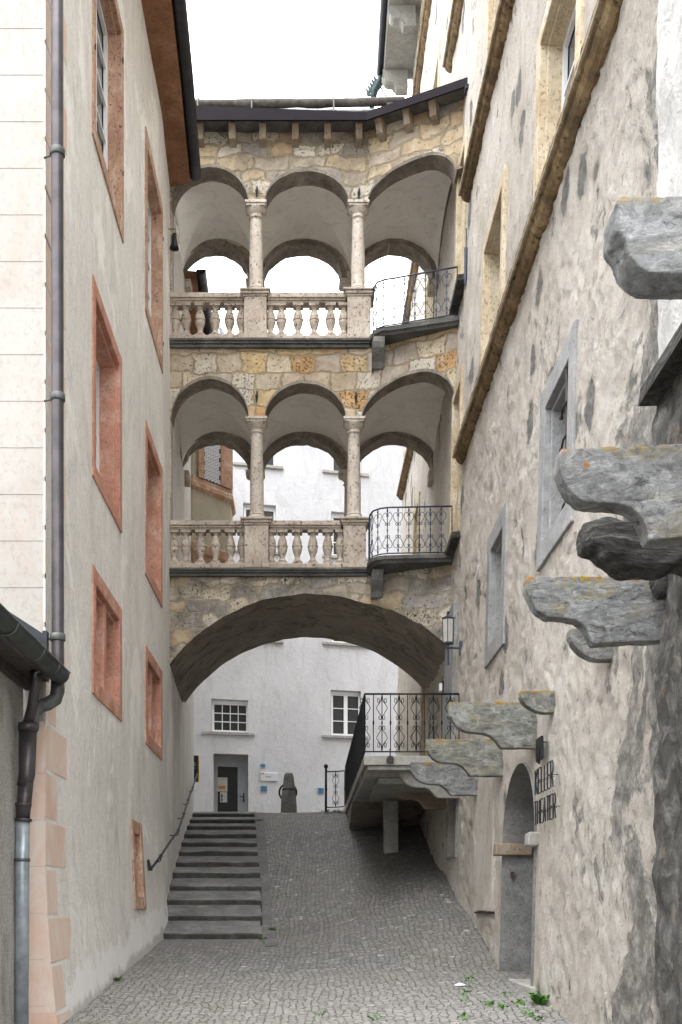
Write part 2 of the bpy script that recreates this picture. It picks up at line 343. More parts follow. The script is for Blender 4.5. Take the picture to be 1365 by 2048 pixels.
def schist(name, lichen=.5, tint=(1.03,1.01,1.05)):
    g = G(name, .85, 5.0, .25)
    v = g.vadd(g.mp((1, 1, 2.2), rot=(0, .35, 0)), g.noise(2, 5, .6, col=True), .8)
    a = g.noise(4.2, 12, .80, .7, v=v)
    t = lambda c: tuple(x*y for x, y in zip(c, tint))
    col = g.ramp(a, [(.28, t((.05,.052,.048))), (.40, t((.18,.185,.175))), (.52, t((.34,.35,.335))), (.66, t((.64,.655,.64)))])
    cr = g.noise(5, 9, .75, 1.6, v=g.mp((1, 1, 3), rot=(0, .35, 0)))
    col = g.mix(g.ramp(cr, [(.36, .9), (.44, 0.0)]), col, (.07, .07, .065))
    if lichen:
        y = g.noise(1.7, 6, .7, .5); col = g.mix(g.ramp(g.noise(1.9, 8, .72, 1.2, v=g.mp((1, 1, 2.6), rot=(0, -.5, 0))), [(.52, 0.0), (.64, min(.75, lichen*.6))]), col, (.50, .43, .26))
        geo = g.t.nodes.new('ShaderNodeNewGeometry'); gen = g.t.nodes.new('ShaderNodeTexCoord').outputs['Generated']
        top = g.rng(g.sep(gen)[2], .84, .98)
        o = g.ramp(g.noise(5, 6, .7), [(.50, 0.0), (.56, 1.0)])
        col = g.mix(g.math('MULTIPLY', g.math('MULTIPLY', o, top), lichen*1.4, clamp=True), col, g.mix(g.ramp(g.noise(4, 3), [(.42, 0.0), (.58, 1.0)]), (.55, .24, .04), (.50, .38, .05)))
        sp = g.vor(4.0, 'F1', 1.0); sx = g.t.nodes.new('ShaderNodeSeparateColor'); g.l(sp['Color'], sx.inputs[0])
        dot = g.math('MULTIPLY', g.rng(g.math('SUBTRACT', .16, sp['Distance']), 0.0, .03), g.rng(sx.outputs[0], .8, .82))
        col = g.mix(g.math('MULTIPLY', dot, .9*min(1, lichen*1.5)), col, (.50, .20, .04))
    g.bump(a, 1.0, .09); g.bump(cr, 1.0, .05); g.bump(g.noise(40, 4, .7), .4, .005)
    return g.done(col)
M['schist'] = schist('grey_green_schist', .6)
M['schist_yellow'] = schist('lichened_schist', .85, (.98,.97,.92))
M['schist_lichen'] = schist('yellow_lichened_schist', 1.5, (1.15,1.14,1.17))
def strata():
    g = G('dark_layered_schist', .9, 3.0, .2)
    v = g.vadd(g.mp((1.0, 1.0, 7.0), rot=(0, .10, 0)), g.noise(2.5, 5, .6, col=True), .9)
    a = g.noise(3.0, 10, .78, .6, v=v)
    col = g.ramp(a, [(.34, (.012,.012,.012)), (.45, (.06,.058,.054)), (.55, (.13,.125,.115)), (.68, (.30,.29,.27))])
    g.bump(a, 1.0, .12); g.bump(g.noise(30, 4, .7), .5, .01)
    return g.done(col)
M['schist_dark'] = strata()

def cobbles():
    g = G('cobblestones', .75, spec=.3)
    v0 = g.vadd(g.co, g.noise(.6, 3, .5, col=True), .35)
    v = g.mp((11.5, 14.5, 0), v=v0)
    bx = g.vor(1.0, 'F1', .55, v=v); ed = g.vor(1.0, 'DISTANCE_TO_EDGE', .55, v=v)
    sx = g.t.nodes.new('ShaderNodeSeparateColor'); g.l(bx['Color'], sx.inputs[0])
    col = g.ramp(sx.outputs[0], [(0, (.105,.105,.108)), (.3, (.15,.15,.15)), (.6, (.195,.19,.182)), (.85, (.25,.243,.228)), (.988, (.25,.24,.225)), (.994, (.48,.48,.46))])
    big = g.noise(.35, 5, .6); col = g.mix(g.ramp(big, [(.35, 0.0), (.65, .5)]), col, (.20, .185, .16))
    y = g.sep()[1]
    col = g.mix(g.math('MULTIPLY', g.rng(g.math('MULTIPLY', y, -1.0), -17.0, -12.0), .5), col, g.mix(sx.outputs[1], (.30,.29,.27), (.46,.44,.41)))   # blended paler towards the near end
    col = g.mix(g.ramp(g.noise(28, 4), [(.3, .35), (.6, 0.0)]), col, (.06, .06, .055))
    em = g.rng(g.math('ADD', ed['Distance'], g.math('MULTIPLY', g.math('SUBTRACT', g.noise(3.0, 4), .5), .12)), .0, .10)
    jm = g.mix(g.ramp(g.noise(1.3, 5), [(.55, 0.0), (.62, .8)]), (.14,.135,.12), (.09,.11,.045))
    col = g.mix(em, jm, col)
    g.bump(g.math('ADD', g.math('MULTIPLY', em, 1.0), g.math('MULTIPLY', sx.outputs[2], .5)), .9, .022); g.bump(g.noise(35, 4), .4, .006)
    return g.done(col)
M['cobbles'] = cobbles()
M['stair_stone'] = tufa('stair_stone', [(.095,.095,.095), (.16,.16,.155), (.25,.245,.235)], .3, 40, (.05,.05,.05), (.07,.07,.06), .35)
M['riser'] = tufa('shaded_step_riser', [(.03,.031,.027), (.055,.055,.05), (.095,.095,.09)], .3, 40, (.03,.03,.03), (.04,.045,.03), .4)  # riser faces coloured darker than the treads to carry their shade
M['kerb'] = tufa('kerb_setts', [(.10,.10,.10), (.15,.15,.145), (.2,.195,.185)], .4, 30)
M['iron'] = plain('wrought_iron', (.016,.017,.02), .5, .3, .2, 20)
M['iron_blue'] = plain('blue_grey_iron', (.05,.06,.085), .55, .2, .3, 15)
M['brown_metal'] = plain('brown_sheet_metal', (.016,.013,.017), .75, 0, .12, 3, .05, spec=.12)
M['pipe'] = plain('brown_drainpipe', (.075,.068,.072), .38, .5, .25, 4, .08)
M['pipe_grey'] = plain('weathered_copper_pipe', (.10,.105,.10), .5, .4, .3, 7, .15)
M['zinc'] = plain('galvanised_pipe', (.36,.41,.44), .42, .5, .25, 6, .1)
M['gutter'] = plain('black_gutter', (.022,.026,.032), .5, .3, .3, 5, .1)
M['gutter_green'] = plain('green_grey_gutter', (.045,.055,.05), .5, .3, .35, 5, .1)
M['white_paint'] = plain('white_window_paint', (.78,.79,.80), .5, 0, .03, 5, .05)
M['grey_paint'] = plain('grey_door_paint', (.30,.32,.36), .5, 0, .06, 5, .05)
M['wood_soffit'] = tufa('brown_eave_boards', [(.17,.085,.045), (.26,.13,.075), (.34,.19,.12)], .35, 20, (.06,.03,.02), (.1,.06,.04), .3, bump=.25)
M['old_wood'] = plain('dark_door_wood', (.05,.04,.034), .7, 0, .3, 9, .4)
M['log'] = tufa('weathered_log', [(.05,.045,.04), (.10,.088,.078), (.18,.16,.145)], .2, 14, gam=.2)
def glass(name, c, r):
    g = G(name, r, spec=.6); g.bump(g.noise(2.5, 2), .08, .02); return g.done(c)
M['glass'] = glass('dark_glass', (.03,.033,.038), .06)
M['black'] = plain('dark_interior', (.008,.008,.009), .9)
M['rust'] = plain('rusty_iron', (.05,.036,.036), .8, 0, .3, 20)
def peach(name, c, lo, hi):
    g = G(name, .9, 2.0, .15); a = g.noise(2.2, 8, .7, .8, v=g.mp((1, 1, .5)))
    g.bump(g.noise(18, 5), .3, .01); g.bump(g.noise(4, 6), .3, .02)
    return g.done(g.mix(g.ramp(a, [(lo, 0.0), (hi, 1.0)]), (.68,.60,.53), c))
M['peach'] = peach('peach_painted_stone', (.62,.39,.285), .36, .74)
M['peach_faded'] = peach('faded_peach_paint', (.64,.42,.29), .46, .74)
def slates(name, c):
    g = G(name, .7, spec=.3); v = g.mp((4, 4, 6)); vo = g.vor(1.0, 'F1', .6, v=v); e = g.vor(1.0, 'DISTANCE_TO_EDGE', .6, v=v)
    sx = g.t.nodes.new('ShaderNodeSeparateColor'); g.l(vo['Color'], sx.inputs[0])
    col = g.mix(sx.outputs[0], tuple(x*.6 for x in c), tuple(x*1.4 for x in c)); col = g.mix(g.rng(e['Distance'], .02, .08), (.02,.02,.02), col)
    g.bump(sx.outputs[1], .8, .03); return g.done(col)
M['slates'] = slates('slate_roofing', (.16,.16,.155)); M['slates_blue'] = slates('blue_grey_slates', (.30,.33,.37))
M['moss'] = plain('moss_and_slate', (.045,.05,.02), .95, 0, .6, 9, 1.0)
M['leaf'] = plain('green_leaf', (.06,.17,.025), .6, 0, .4, 12, .2)
M['leaf_dull'] = plain('weed_leaf', (.07,.13,.03), .7, 0, .4, 12, .2)
M['blue_sign'] = plain('blue_enamel', (.09,.22,.38), .4, 0, .12, 14, .05)
M['sign_ink'] = plain('dark_lettering', (.02,.03,.05), .5)
M['sign_grey'] = plain('silver_sign_board', (.55,.57,.62), .4, 0, .03, 3, .02)
M['sign_white'] = plain('white_sign_edge', (.85,.86,.88), .4, 0, .02, 3, .02)
M['yellow'] = plain('yellow_paint', (.75,.42,.03), .5)
M['navy'] = plain('navy_board', (.012,.02,.045), .5)
M['paper'] = plain('paper_notice', (.42,.44,.42), .7, 0, .08, 6, .02)
M['paper_orange'] = plain('orange_print', (.45,.17,.05), .7)
M['lamp_glass'] = plain('milky_lamp_glass', (.45,.44,.41), .25, 0, .1, 5, .02)
M['copper'] = plain('verdigris_copper', (.03,.05,.05), .6, .3, .4, 8, .2)
M['litter'] = plain('crumpled_white_paper', (.7,.75,.85), .6, 0, .2, 30, .3)

# ================================================================ ground
def lin(x, pts):
    if x <= pts[0][0]: return pts[0][1]
    for (a, b), (c, d) in zip(pts, pts[1:]):
        if x <= c: return b+(d-b)*(x-a)/(c-a)
    return pts[-1][1]
GL = [(0,-1.6), (11.4,-1.19), (12.5,-1.108), (19,-.545), (21.9,.14), (24,.93), (26.65,1.8), (29,2.5), (31,2.62), (60,2.75)]
GR = [(0,-1.6), (11,-1.12), (12.3,-1.02), (15,-.845), (17,-.33), (19.1,.11), (21.5,.70), (22.8,.92), (24,1.27), (26.3,2.0), (29,2.57), (31,2.65), (60,2.75)]
def ground(x, y):
    t = min(1, max(0, (x+.8)/3.4)); t = t*t*(3-2*t)
    return lin(y, GL)*(1-t)+lin(y, GR)*t
STEP_Y = [19+.85*i for i in range(12)]
STEP_B = [1877.8,1841,1809.5,1781.4,1756.3,1733.7,1711.8,1693.4,1676.7,1659.6,1646.7,1633.8]
STEP_T = [1866.9,1832,1799.8,1772.4,1745.6,1724.7,1703,1685.4,1668.3,1652.2,1638.6,1626.7]
STEP_R = [525,525,524,523,521,518,516,514,513,512,511,509.5]
def grid_lines(a, b, st): n = max(1, int(round((b-a)/st))); return [a+(b-a)*i/n for i in range(n+1)]
xs = [-160,-60,-20]+grid_lines(-6, 6, .2)+[20,60,160]; ys = [-120,-40,-10]+grid_lines(0, 34, .2)+grid_lines(35, 60, 2.5)+[120,300]
mb = MB(); nx = len(xs)
for y in ys:
    for x in xs:
        z = ground(x, y)
        if -1.2 > x > -4 and 19.0 < y < 29.2: z -= .12           # under the steps
        z += .012*mnoise.noise(Vector((x*.9, y*.9, 3)))
        mb.v.append((x, y, z))
for j in range(len(ys)-1):
    for i in range(nx-1): a = j*nx+i; mb.f.append((a, a+1, a+nx+1, a+nx))
street = mesh_obj('street', mb, M['cobbles'], True); tag(street, kind='structure')

# kerb strip of setts along the steps
def kx(y): return lin(y, [(18.2,-.68), (19,-.79), (22.4,-.95), (29,-1.38)])
mb = MB()
kl = grid_lines(17.9, 29.2, .25)
for i, y in enumerate(kl):
    x0, x1 = kx(y)-.02, kx(y)+.19
    for x, dz in ((x0, -.2), (x0, .012), (x1, .012), (x1, -.2)): mb.v.append((x, y, ground(x, y)+dz))
for i in range(len(kl)-1):
    for k in range(3): a = i*4+k; mb.f.append((a, a+1, a+5, a+4))
mb.f.append((3,2,1,0))
kerb = mesh_obj('pavement', mb, M['kerb']); tag(kerb, kind='structure')

# ---------------------------------------------------------------- stone steps
def xl(y, z=9):
    x = lin(y, [(11.1,-2.65), (20,-2.65), (22,-2.76), (25,-2.88), (29,-3.0), (37,-3.95)])
    return x + .11*max(0, (1.1-(z-.12*(y-16)))/1.6)**1.6*(1 if y < 20 else .3)*(1 if z < 1.5 else 0)
st = thing('stone_staircase', 'long worn grey stone steps climbing the alley along the left wall', 'steps', P(420, 1878, 19))
for i in range(12):
    y0 = STEP_Y[i]; y1 = STEP_Y[i+1] if i < 11 else 29.6
    zb = (VY-STEP_B[i])*y0/F; zt = (VY-STEP_T[i])*y0/F
    zt1 = (VY-STEP_B[i+1])*y1/F+.004 if i < 11 else 2.58
    x0 = xl(y0, 0)+.01; x0 = xl(y0)-.1; x1 = (STEP_R[i]-VX)*y0/F; x1b = kx(y1)-.03
    m = MB(); n = 40; th = .30
    # subdivided worn slab
    top = []; 
    for j, (yy, zz) in enumerate(((y0, zb-.15), (y0, zt-.025), (y0+.02, zt), (y0+.3, zt+(zt1-zt)*.3), (y1+.03, zt1))):
        for k in range(n+1):
            t = k/n; xr = x1+(x1b-x1)*max(0, (yy-y0))/(y1-y0); xx = x0+(xr-x0)*t
            wv = .020*mnoise.noise(Vector((xx*2.2, yy*3, i*5.1))); dy = .035*mnoise.noise(Vector((xx*2.6, i*9.0, 1)))+.014*mnoise.noise(Vector((xx*11, i*9.0, 1)))+(.03 if k in (n,) and j < 3 else 0)
            m.v.append((xx, yy+(dy if j < 3 else 0), zz+(wv if 0 < j < 4 else 0)-(.012 if k == n and 0 < j < 3 else 0)))
    for j in range(4):
        for k in range(n): a = j*(n+1)+k; m.f.append((a, a+1, a+n+2, a+n+1))
    # right cheek
    c = [j*(n+1)+n for j in range(5)]; m.v.append((x1b, y1+.03, zb-.15)); m.f.append((*c, len(m.v)-1))
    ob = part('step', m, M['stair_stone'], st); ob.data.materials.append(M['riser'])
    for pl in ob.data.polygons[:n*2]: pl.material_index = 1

# ================================================================ walls with openings
def wall(fn, sd, ys, zs, holes, amt, seed, fine=0, sc=.8):
    ys = sorted(set(round(v, 3) for v in ys+[h for H in holes for h in H[:2]])); zs = sorted(set(round(v, 3) for v in zs+[h for H in holes for h in H[2:]]))
    m = MB(); nz_ = len(zs)
    for y in ys:
        for z in zs:
            near = min([max(H[0]-y, y-H[1], H[2]-z, z-H[3], 0) for H in holes] or [9])
            f = min(1, .25+near*2)
            p = Vector((y*sc, z*sc*.8, seed))
            d = amt*(mnoise.noise(p)+.5*mnoise.noise(p*2.7)+.28*mnoise.noise(p*7))*f
            if fine: w_ = mnoise.noise_vector(p*1.6)*.5; q_ = p+w_; d += fine*f*(mnoise.noise(q_*9)+.7*abs(mnoise.noise(q_*17))+.5*mnoise.noise(q_*31))
            m.v.append((fn(y, z)+sd*d, y, z))
    for i in range(len(ys)-1):
        for k in range(nz_-1):
            cy, cz = (ys[i]+ys[i+1])/2, (zs[k]+zs[k+1])/2
            if any(H[0] < cy < H[1] and H[2] < cz < H[3] for H in holes): continue
            a = i*nz_+k; q = (a, a+nz_, a+nz_+1, a+1)
            m.f.append(q if sd > 0 else q[::-1])
    return m
def xr(y, z): return 2.62+.024*z

# ---------------------------------------------------------------- left house
WL = [ # y0, y1, z0, z1, kind
 (13.5, 15.75, 9.5, 12.55, 'tall', 'brown'), (17.9, 20.05, 9.72, 12.72, 'tall', 'brown'),
 (13.5, 15.6, 5.3, 7.78, 'mid', 'red'), (17.9, 19.95, 5.43, 7.95, 'mid', 'red'),
 (13.5, 15.6, 2.63, 4.22, 'low', 'red'), (17.9, 19.95, 2.67, 4.28, 'low', 'red'),
 (16.45, 17.45, -.03, 1.33, 'slit', 'brown')]
house = thing('painted_house', 'tall pale plastered house on the left with red stone windows and peach corner stones', 'house', (-2.65, 11.1, -1.2))
holes = [(a+.1, b-.1, c+.1, d-.1) for a, b, c, d, *_ in WL]
m = wall(xl, -1, grid_lines(11.1, 37, .35), grid_lines(-1.6, 14.6, .35), holes, .012, 2, sc=.5)
auto_smooth(part('side_wall', m, M['side_plaster'], house), 50)
m = MB(); m.box(-9, -2.655, 11.1, 11.4, -1.8, 14.6); 
for k in range(32): z = -1.8+.1*k; m.box(-2.7, xl(11.1, z+.05)-.006, 11.1005, 11.4, z, z+.1)
part('front_wall', m, M['front_plaster'], house)
m = MB(); m.box(-9, -5, 11.4, 37, -1.8, 14.6); m.box(-5, -3.9, 36.7, 37, -1.8, 14.6); part('rear_wall', m, M['back_plaster'], house)
# coursed joints scored in the facade
m = MB(); z = -1.0; k = 0
while z < 14:
    m.box(-8.9, -2.66, 11.096, 11.12, z, z+.005)
    z += .47; k += 1
part('facade_joint', m, M['facade_joint'], house)
# peach corner stones
z = -1.55; k = 0
while z < 14.4:
    ln = (.95, .48)[k % 2]; h = .49
    mt = 'peach' if z < 2.0 else 'peach_faded'
    m = MB(); rng_ = random.Random(k); e = rng_.uniform(-.05, .05)
    m.wbox(xl, -1, -.003, .02, 11.099, 11.1+ln+e, z+.02, z+h-.03); 
    if z < 1.7: m.hexa([(-2.87,11.097,z),(xl(11.1,z)-.004,11.097,z),(xl(11.1,z)-.004,11.11,z),(-2.87,11.11,z),(-2.87,11.097,z+h),(xl(11.1,z+h)-.004,11.097,z+h),(xl(11.1,z+h)-.004,11.11,z+h),(-2.87,11.11,z+h)])
    part('corner_stone', m, M[mt], house); z += h; k += 1
def window(parent, fn, sd, y0, y1, z0, z1, mat, fw, rec, kind='casement', proud=.02, panes=(2,4), label=None, cas=.0):
    m = MB(); iy0, iy1, iz0, iz1 = y0+fw, y1-fw, z0+fw, z1-fw
    m.wbox(fn, sd, -proud, rec+.1, y0, iy0, z0, z1); m.wbox(fn, sd, -proud, rec+.1, iy1, y1, z0, z1)
    m.wbox(fn, sd, -proud+.001, rec+.1, iy0, iy1, z0, iz0); m.wbox(fn, sd, -proud+.001, rec+.1, iy0, iy1, iz1, z1)
    s = .05   # inner moulding step
    for o, t in ((.05, s), (rec-.04, s*.8)):
        m.wbox(fn, sd, o, rec+.05, iy0, iy0+t, iz0, iz1); m.wbox(fn, sd, o, rec+.05, iy1-t, iy1, iz0, iz1)
        m.wbox(fn, sd, o+.001, rec+.05, iy0+t, iy1-t, iz1-t, iz1)
    if kind == 'mullion':
        cy = (iy0+iy1)/2; m.wbox(fn, sd, .03, rec+.04, cy-.09, cy+.09, iz0, iz1)
    m.rough(.006, 6, y0)
    fr = part('window', m, M[mat], parent, label=label, bevel=.012)
    if kind == 'casement':
        c = MB(); b = .075; q0, q1, r0, r1 = iy0+.04, iy1-.04, iz0, iz1-.04; o0, o1 = rec-.07-cas, rec-.02-cas
        def bar(a, bb, cc, dd, oo=0): c.wbox(fn, sd, o0+oo, o1, a, bb, cc, dd)
        bar(q0, q0+b, r0, r1); bar(q1-b, q1, r0, r1); bar(q0+b, q1-b, r0, r0+b, .001); bar(q0+b, q1-b, r1-b, r1, .001)
        nc, nr = panes
        for i in range(1, nc): yy = q0+(q1-q0)*i/nc; bar(yy-.055, yy+.055, r0+b, r1-b, -.006)
        for j in range(1, nr):
            zz = r0+(r1-r0)*j/nr; bar(q0+b, q1-b, zz-.017, zz+.017, .012)
        part('casement', c, M['white_paint'], fr)
    g = MB(); g.wbox(fn, sd, rec-.01, rec+.03, iy0, iy1, iz0, iz1)
    part('pane', g, M['glass'], fr)
    return fr
for y0, y1, z0, z1, kd, mt in WL:
    col = {'brown': 'brown_tufa', 'red': 'red_tufa'}[mt]
    if kd == 'slit': window(house, xl, -1, y0, y1, z0, z1, col, .2, .26, 'plain')
    elif kd == 'low': window(house, xl, -1, y0, y1, z0, z1, col, .2, .36, 'mullion')
    else: window(house, xl, -1, y0, y1, z0, z1, col, .19, .24 if kd == 'tall' else .33, 'casement', panes=(2, 5 if kd == 'tall' else 4))
for yy, z in ((15.62,12.0),(15.62,10.4),(13.58,10.6),(13.58,11.7),(19.95,12.1),(19.95,10.2)):
    m = MB(); m.box(-2.66, -2.625, yy-.02, yy+.02, z, z+.03); m.tube([(-2.62, yy, z-.01), (-2.62, yy, z+.06)], .008, 6); part('hinge_pin', m, M['rust'], house)
# eave of boards, gutter
EO = [(10.6,-1.95), (14,-2.0), (17.5,-2.13), (19.4,-2.19), (21.9,-2.3), (25,-2.5), (29,-2.6), (37,-3.5)]
def eave(y0, y1):
    m = MB(); L_ = grid_lines(y0, y1, .5)
    for y in L_:
        xa, xb = xl(y)-.3, lin(y, EO)-.05
        for x, z in ((xa, 14.4), (xa+(xb-xa)*.55, 14.42), (xa+(xb-xa)*.55, 14.45), (xb, 14.47), (xb, 14.75), (xa, 14.8)): m.v.append((x, y, z))
    for i in range(len(L_)-1):
        for k in range(6): a, b = i*6+k, i*6+(k+1) % 6; m.f.append((a, b, b+6, a+6))
    m.f.append((5,4,3,2,1,0)); e = (len(L_)-1)*6; m.f.append(tuple(e+k for k in range(6)))
    return m
part('eave', eave(10.6, 21.98), M['wood_soffit'], house); part('eave', eave(25.5, 37), M['wood_soffit'], house)
def gutter_mb(pts, r, th=.012):     # open half round
    m = MB(); n = 8; P_ = [Vector(p) for p in pts]
    for i, p in enumerate(P_):
        t = (P_[min(i+1, len(P_)-1)]-P_[max(0, i-1)]).normalized(); sd_ = t.cross(Vector((0,0,1))).normalized()
        for rr in (r, r-th):
            for k in range(n+1):
                a = math.pi*k/n; m.v.append(tuple(p+sd_*math.cos(a)*rr-Vector((0,0,1))*math.sin(a)*rr))
    w_ = 2*(n+1)
    for i in range(len(P_)-1):
        for k in range(n):
            a = i*w_+k; m.f.append((a, a+1, a+w_+1, a+w_)); b = a+n+1; m.f.append((b+1, b, b+w_, b+w_+1))
        for k in (0, n): a = i*w_+k; b = a+n+1; m.f.append((a, b, b+w_, a+w_))
    for i in (0, len(P_)-1): m.f.append(tuple(i*w_+k for k in range(n+1)))
    return m
def gut(y0, y1): return gutter_mb([(lin(y, EO)+.06, y, 14.62+(.02*(y-y0)/(y1-y0))) for y in grid_lines(y0, y1, .5)], .115)
ob = part('gutter', gut(10.5, 22.0), M['gutter'], house, True)
part('gutter', gut(25.2, 37), M['gutter'], house, True)
for ya, yb in ((10.6, 21.6), (26.1, 37)):
    m = MB(); a = []
    for y in (ya, yb): a += [(lin(y, EO)+.02, y, 14.76), (-6.5, y, 17.2), (-11, y, 14.76)]
    m.add(a, [(0,1,4,3), (1,2,5,4), (0,2,1), (3,4,5)]); part('roof', m, M['slates'], house)
# oriel beyond the bridge
A, B, C, D = (-2.93, 28.0), (-2.02, 29.0), (-2.02, 30.0), (-3.2, 31.0)
def ring(off, z):
    c = Vector((-3.1, 29.5)); r_ = []
    for p in ((-3.6, 28.0-.0), A, B, C, D, (-3.6, 31)):
        v = Vector(p); d = (v-c); r_.append((c.x+d.x*(1+off), c.y+d.y*(1+off), z))
    return r_
def stack(levels):
    m = MB(); n = 6
    for o_, z in levels: m.v += ring(o_, z)
    for i in range(len(levels)-1):
        for k in range(n): a, b = i*n+k, i*n+(k+1) % n; m.f.append((a, b, b+n, a+n))
    m.f.append(tuple(reversed(range(n)))); m.f.append(tuple((len(levels)-1)*n+k for k in range(n)))
    return m
ori = part('oriel', stack([(-.02, 9.35), (-.02, 10.72), (-.02, 14.1)]), M['oriel_plaster'], house)
part('sill_moulding', stack([(-.01, 10.66), (.05, 10.74), (.05, 10.84), (.02, 10.88), (.02, 10.98), (-.01, 11.0)]), M['brown_tufa'], ori)
part('bracket', stack([(-.5, 7.9), (-.3, 8.2), (-.25, 8.5), (-.12, 8.8), (-.04, 9.05), (.03, 9.1), (.03, 9.3), (-.01, 9.36)]), M['brown_tufa'], ori)
m = stack([(.03, 14.1), (.14, 14.3), (.15, 14.4)]); part('cornice', m, M['brown_tufa'], ori)
m = MB(); rr_ = ring(.22, 14.4); m.v = rr_+[(-3.1, 29.5, 16.9)]; m.f = [(i, (i+1) % 6, 6) for i in range(6)]+[(5,4,3,2,1,0)]; part('oriel_roof', m, M['slates_blue'], ori)
def onAB(t, z, o): # point on canted face, o outwards
    d = Vector((B[0]-A[0], B[1]-A[1])).normalized(); n_ = Vector((d.y, -d.x)); p = Vector(A)+(Vector(B)-Vector(A))*t
    return (p.x+n_.x*(o+.03), p.y+n_.y*(o+.03), z)
def abbox(m, t0, t1, z0, z1, o0, o1):
    return m.hexa([onAB(t0,z0,o1),onAB(t1,z0,o1),onAB(t1,z0,o0),onAB(t0,z0,o0),onAB(t0,z1,o1),onAB(t1,z1,o1),onAB(t1,z1,o0),onAB(t0,z1,o0)])
m = MB(); abbox(m, .12, .26, 11.0, 14.1, -.03, .03); abbox(m, .70, 1.0, 11.0, 14.1, -.03, .031); part('post', m, M['brown_tufa'], ori)
m = MB(); abbox(m, .26, .70, 11.0, 14.1, -.03, -.012); pn = part('pane', m, M['glass'], ori)
m = MB(); r0 = .0
for i in range(5):
    for j in range(26):
        t = .30+.09*i+(.045 if j % 2 else 0); z = 11.08+.115*j
        if t > .69: continue
        for rad, wd in ((.050, .015), (.020, .010)):
            n = 10; base = len(m.v); L_ = 1.35
            for k in range(n):
                a = 2*math.pi*k/n
                for q in (rad-wd, rad+wd): m.v.append(onAB(t+q*math.cos(a)/L_, z+q*math.sin(a), -.006))
            for k in range(n): a = base+2*k; b = base+2*((k+1) % n); m.f.append((a, b, b+1, a+1))
part('bullseye_leading', m, M['sign_grey'], ori)

# tall downpipe
m = MB()
m.tube([(-2.51, 11.0, 16), (-2.505, 11.0, 8), (-2.50, 11.0, 2.55), (-2.50, 11.0, 2.22)], .062, 16)
dp = thing('downpipe', 'tall brown metal downpipe running the full height of the pale house corner', 'drainpipe', (-2.5, 11.0, -1.3))
part('pipe', m, M['pipe'], dp, True)
m = MB(); m.tube([(-2.50,11.0,2.27), (-2.50,11.0,2.17), (-2.52,10.98,2.08), (-2.59,10.93,2.02), (-2.66,10.87,1.98), (-2.70,10.82,1.90), (-2.71,10.8,1.75)], [.068,.07,.07,.068,.066,.066,.068], 16); part('elbow', m, M['pipe_grey'], dp, True)
m = MB(); m.tube([(-2.735,10.75,1.80), (-2.735,10.75,1.72)], .094, 18); m.tube([(-2.735,10.75,1.73), (-2.745,10.75,1.3), (-2.77,10.75,1.18)], [.088,.08,.075], 18); m.tube([(-2.755,10.75,1.22), (-2.785,10.75,.85)], [.074,.067], 18); part('lower_pipe', m, M['pipe'], dp, True)
for x, y, z, r in ((-2.505,11.0,7.55,.078), (-2.503,11.0,5.1,.078), (-2.5,11.0,2.7,.078)):
    m = MB(); m.tube([(x,y,z-.035),(x,y,z-.03),(x,y,z+.03),(x,y,z+.035)], [r-.005,r,r,r-.005], 16); m.tube([(x-.15,y+.08,z),(x-.05,y+.02,z)], .012, 6); part('bracket', m, M['pipe_grey'], dp, True)
for za, zb, r in ((1.02,.99,.08), (.87,.84,.082)):
    m = MB(); m.tube([(-2.778,10.75,za),(-2.779,10.75,zb)], r, 16); part('collar', m, M['pipe'], dp, True)
m = MB(); m.tube([(-2.785,10.75,.86), (-2.79,10.75,.4), (-2.8,10.75,-1.4)], .069, 18); part('zinc_pipe', m, M['zinc'], dp, True)
m = MB(); m.tube([(-2.79,10.75,.48),(-2.79,10.75,.45)], .078, 16); part('collar', m, M['pipe_grey'], dp, True)

# ---------------------------------------------------------------- low building at the left edge
low = thing('outbuilding', 'low roughcast outbuilding with mossy slate roof and green-grey gutter at the left edge', 'outbuilding', (-2.9, 7, -1.5))
def xlow(y, z): return -2.86
m = wall(xlow, -1, grid_lines(2, 11.07, .15), grid_lines(-1.8, 2.35, .15), [], .02, 12, sc=1.5)
auto_smooth(part('wall', m, M['roughcast'], low), 60)
m = MB(); m.box(-8, -2.95, 2, 2.2, -1.8, 2.35); part('end_wall', m, M['roughcast'], low)
m = MB(); m.box(-2.84, -2.60, 2, 11.06, 2.27, 2.335); m.box(-2.835, -2.78, 2, 11.05, 2.18, 2.265); part('fascia', m, M['old_wood'], low)
m = gutter_mb([(-2.47, y, 2.33+.01*math.sin(y)) for y in grid_lines(2, 10.95, .4)], .10)
gt = part('gutter', m, M['gutter_green'], low, True)
m = MB()
for yy in (9.0, 9.9, 10.5): m.tube([(-2.57, yy, 2.33)]+[(-2.47+.103*math.cos(a), yy, 2.33-.103*math.sin(a)) for a in [math.pi-i*math.pi/8 for i in range(9)]], .008, 6)
m.tube([(-2.37, y, 2.335) for y in grid_lines(2, 10.95, .4)], .01, 6)
part('gutter_strap', m, M['pipe_grey'], gt, True)
m = MB(); m.tube([(-2.60,10.55,2.26), (-2.63,10.6,2.1), (-2.68,10.7,1.95), (-2.74,10.74,1.76)], [.06,.05,.05,.055], 14); part('outlet', m, M['pipe'], gt, True)
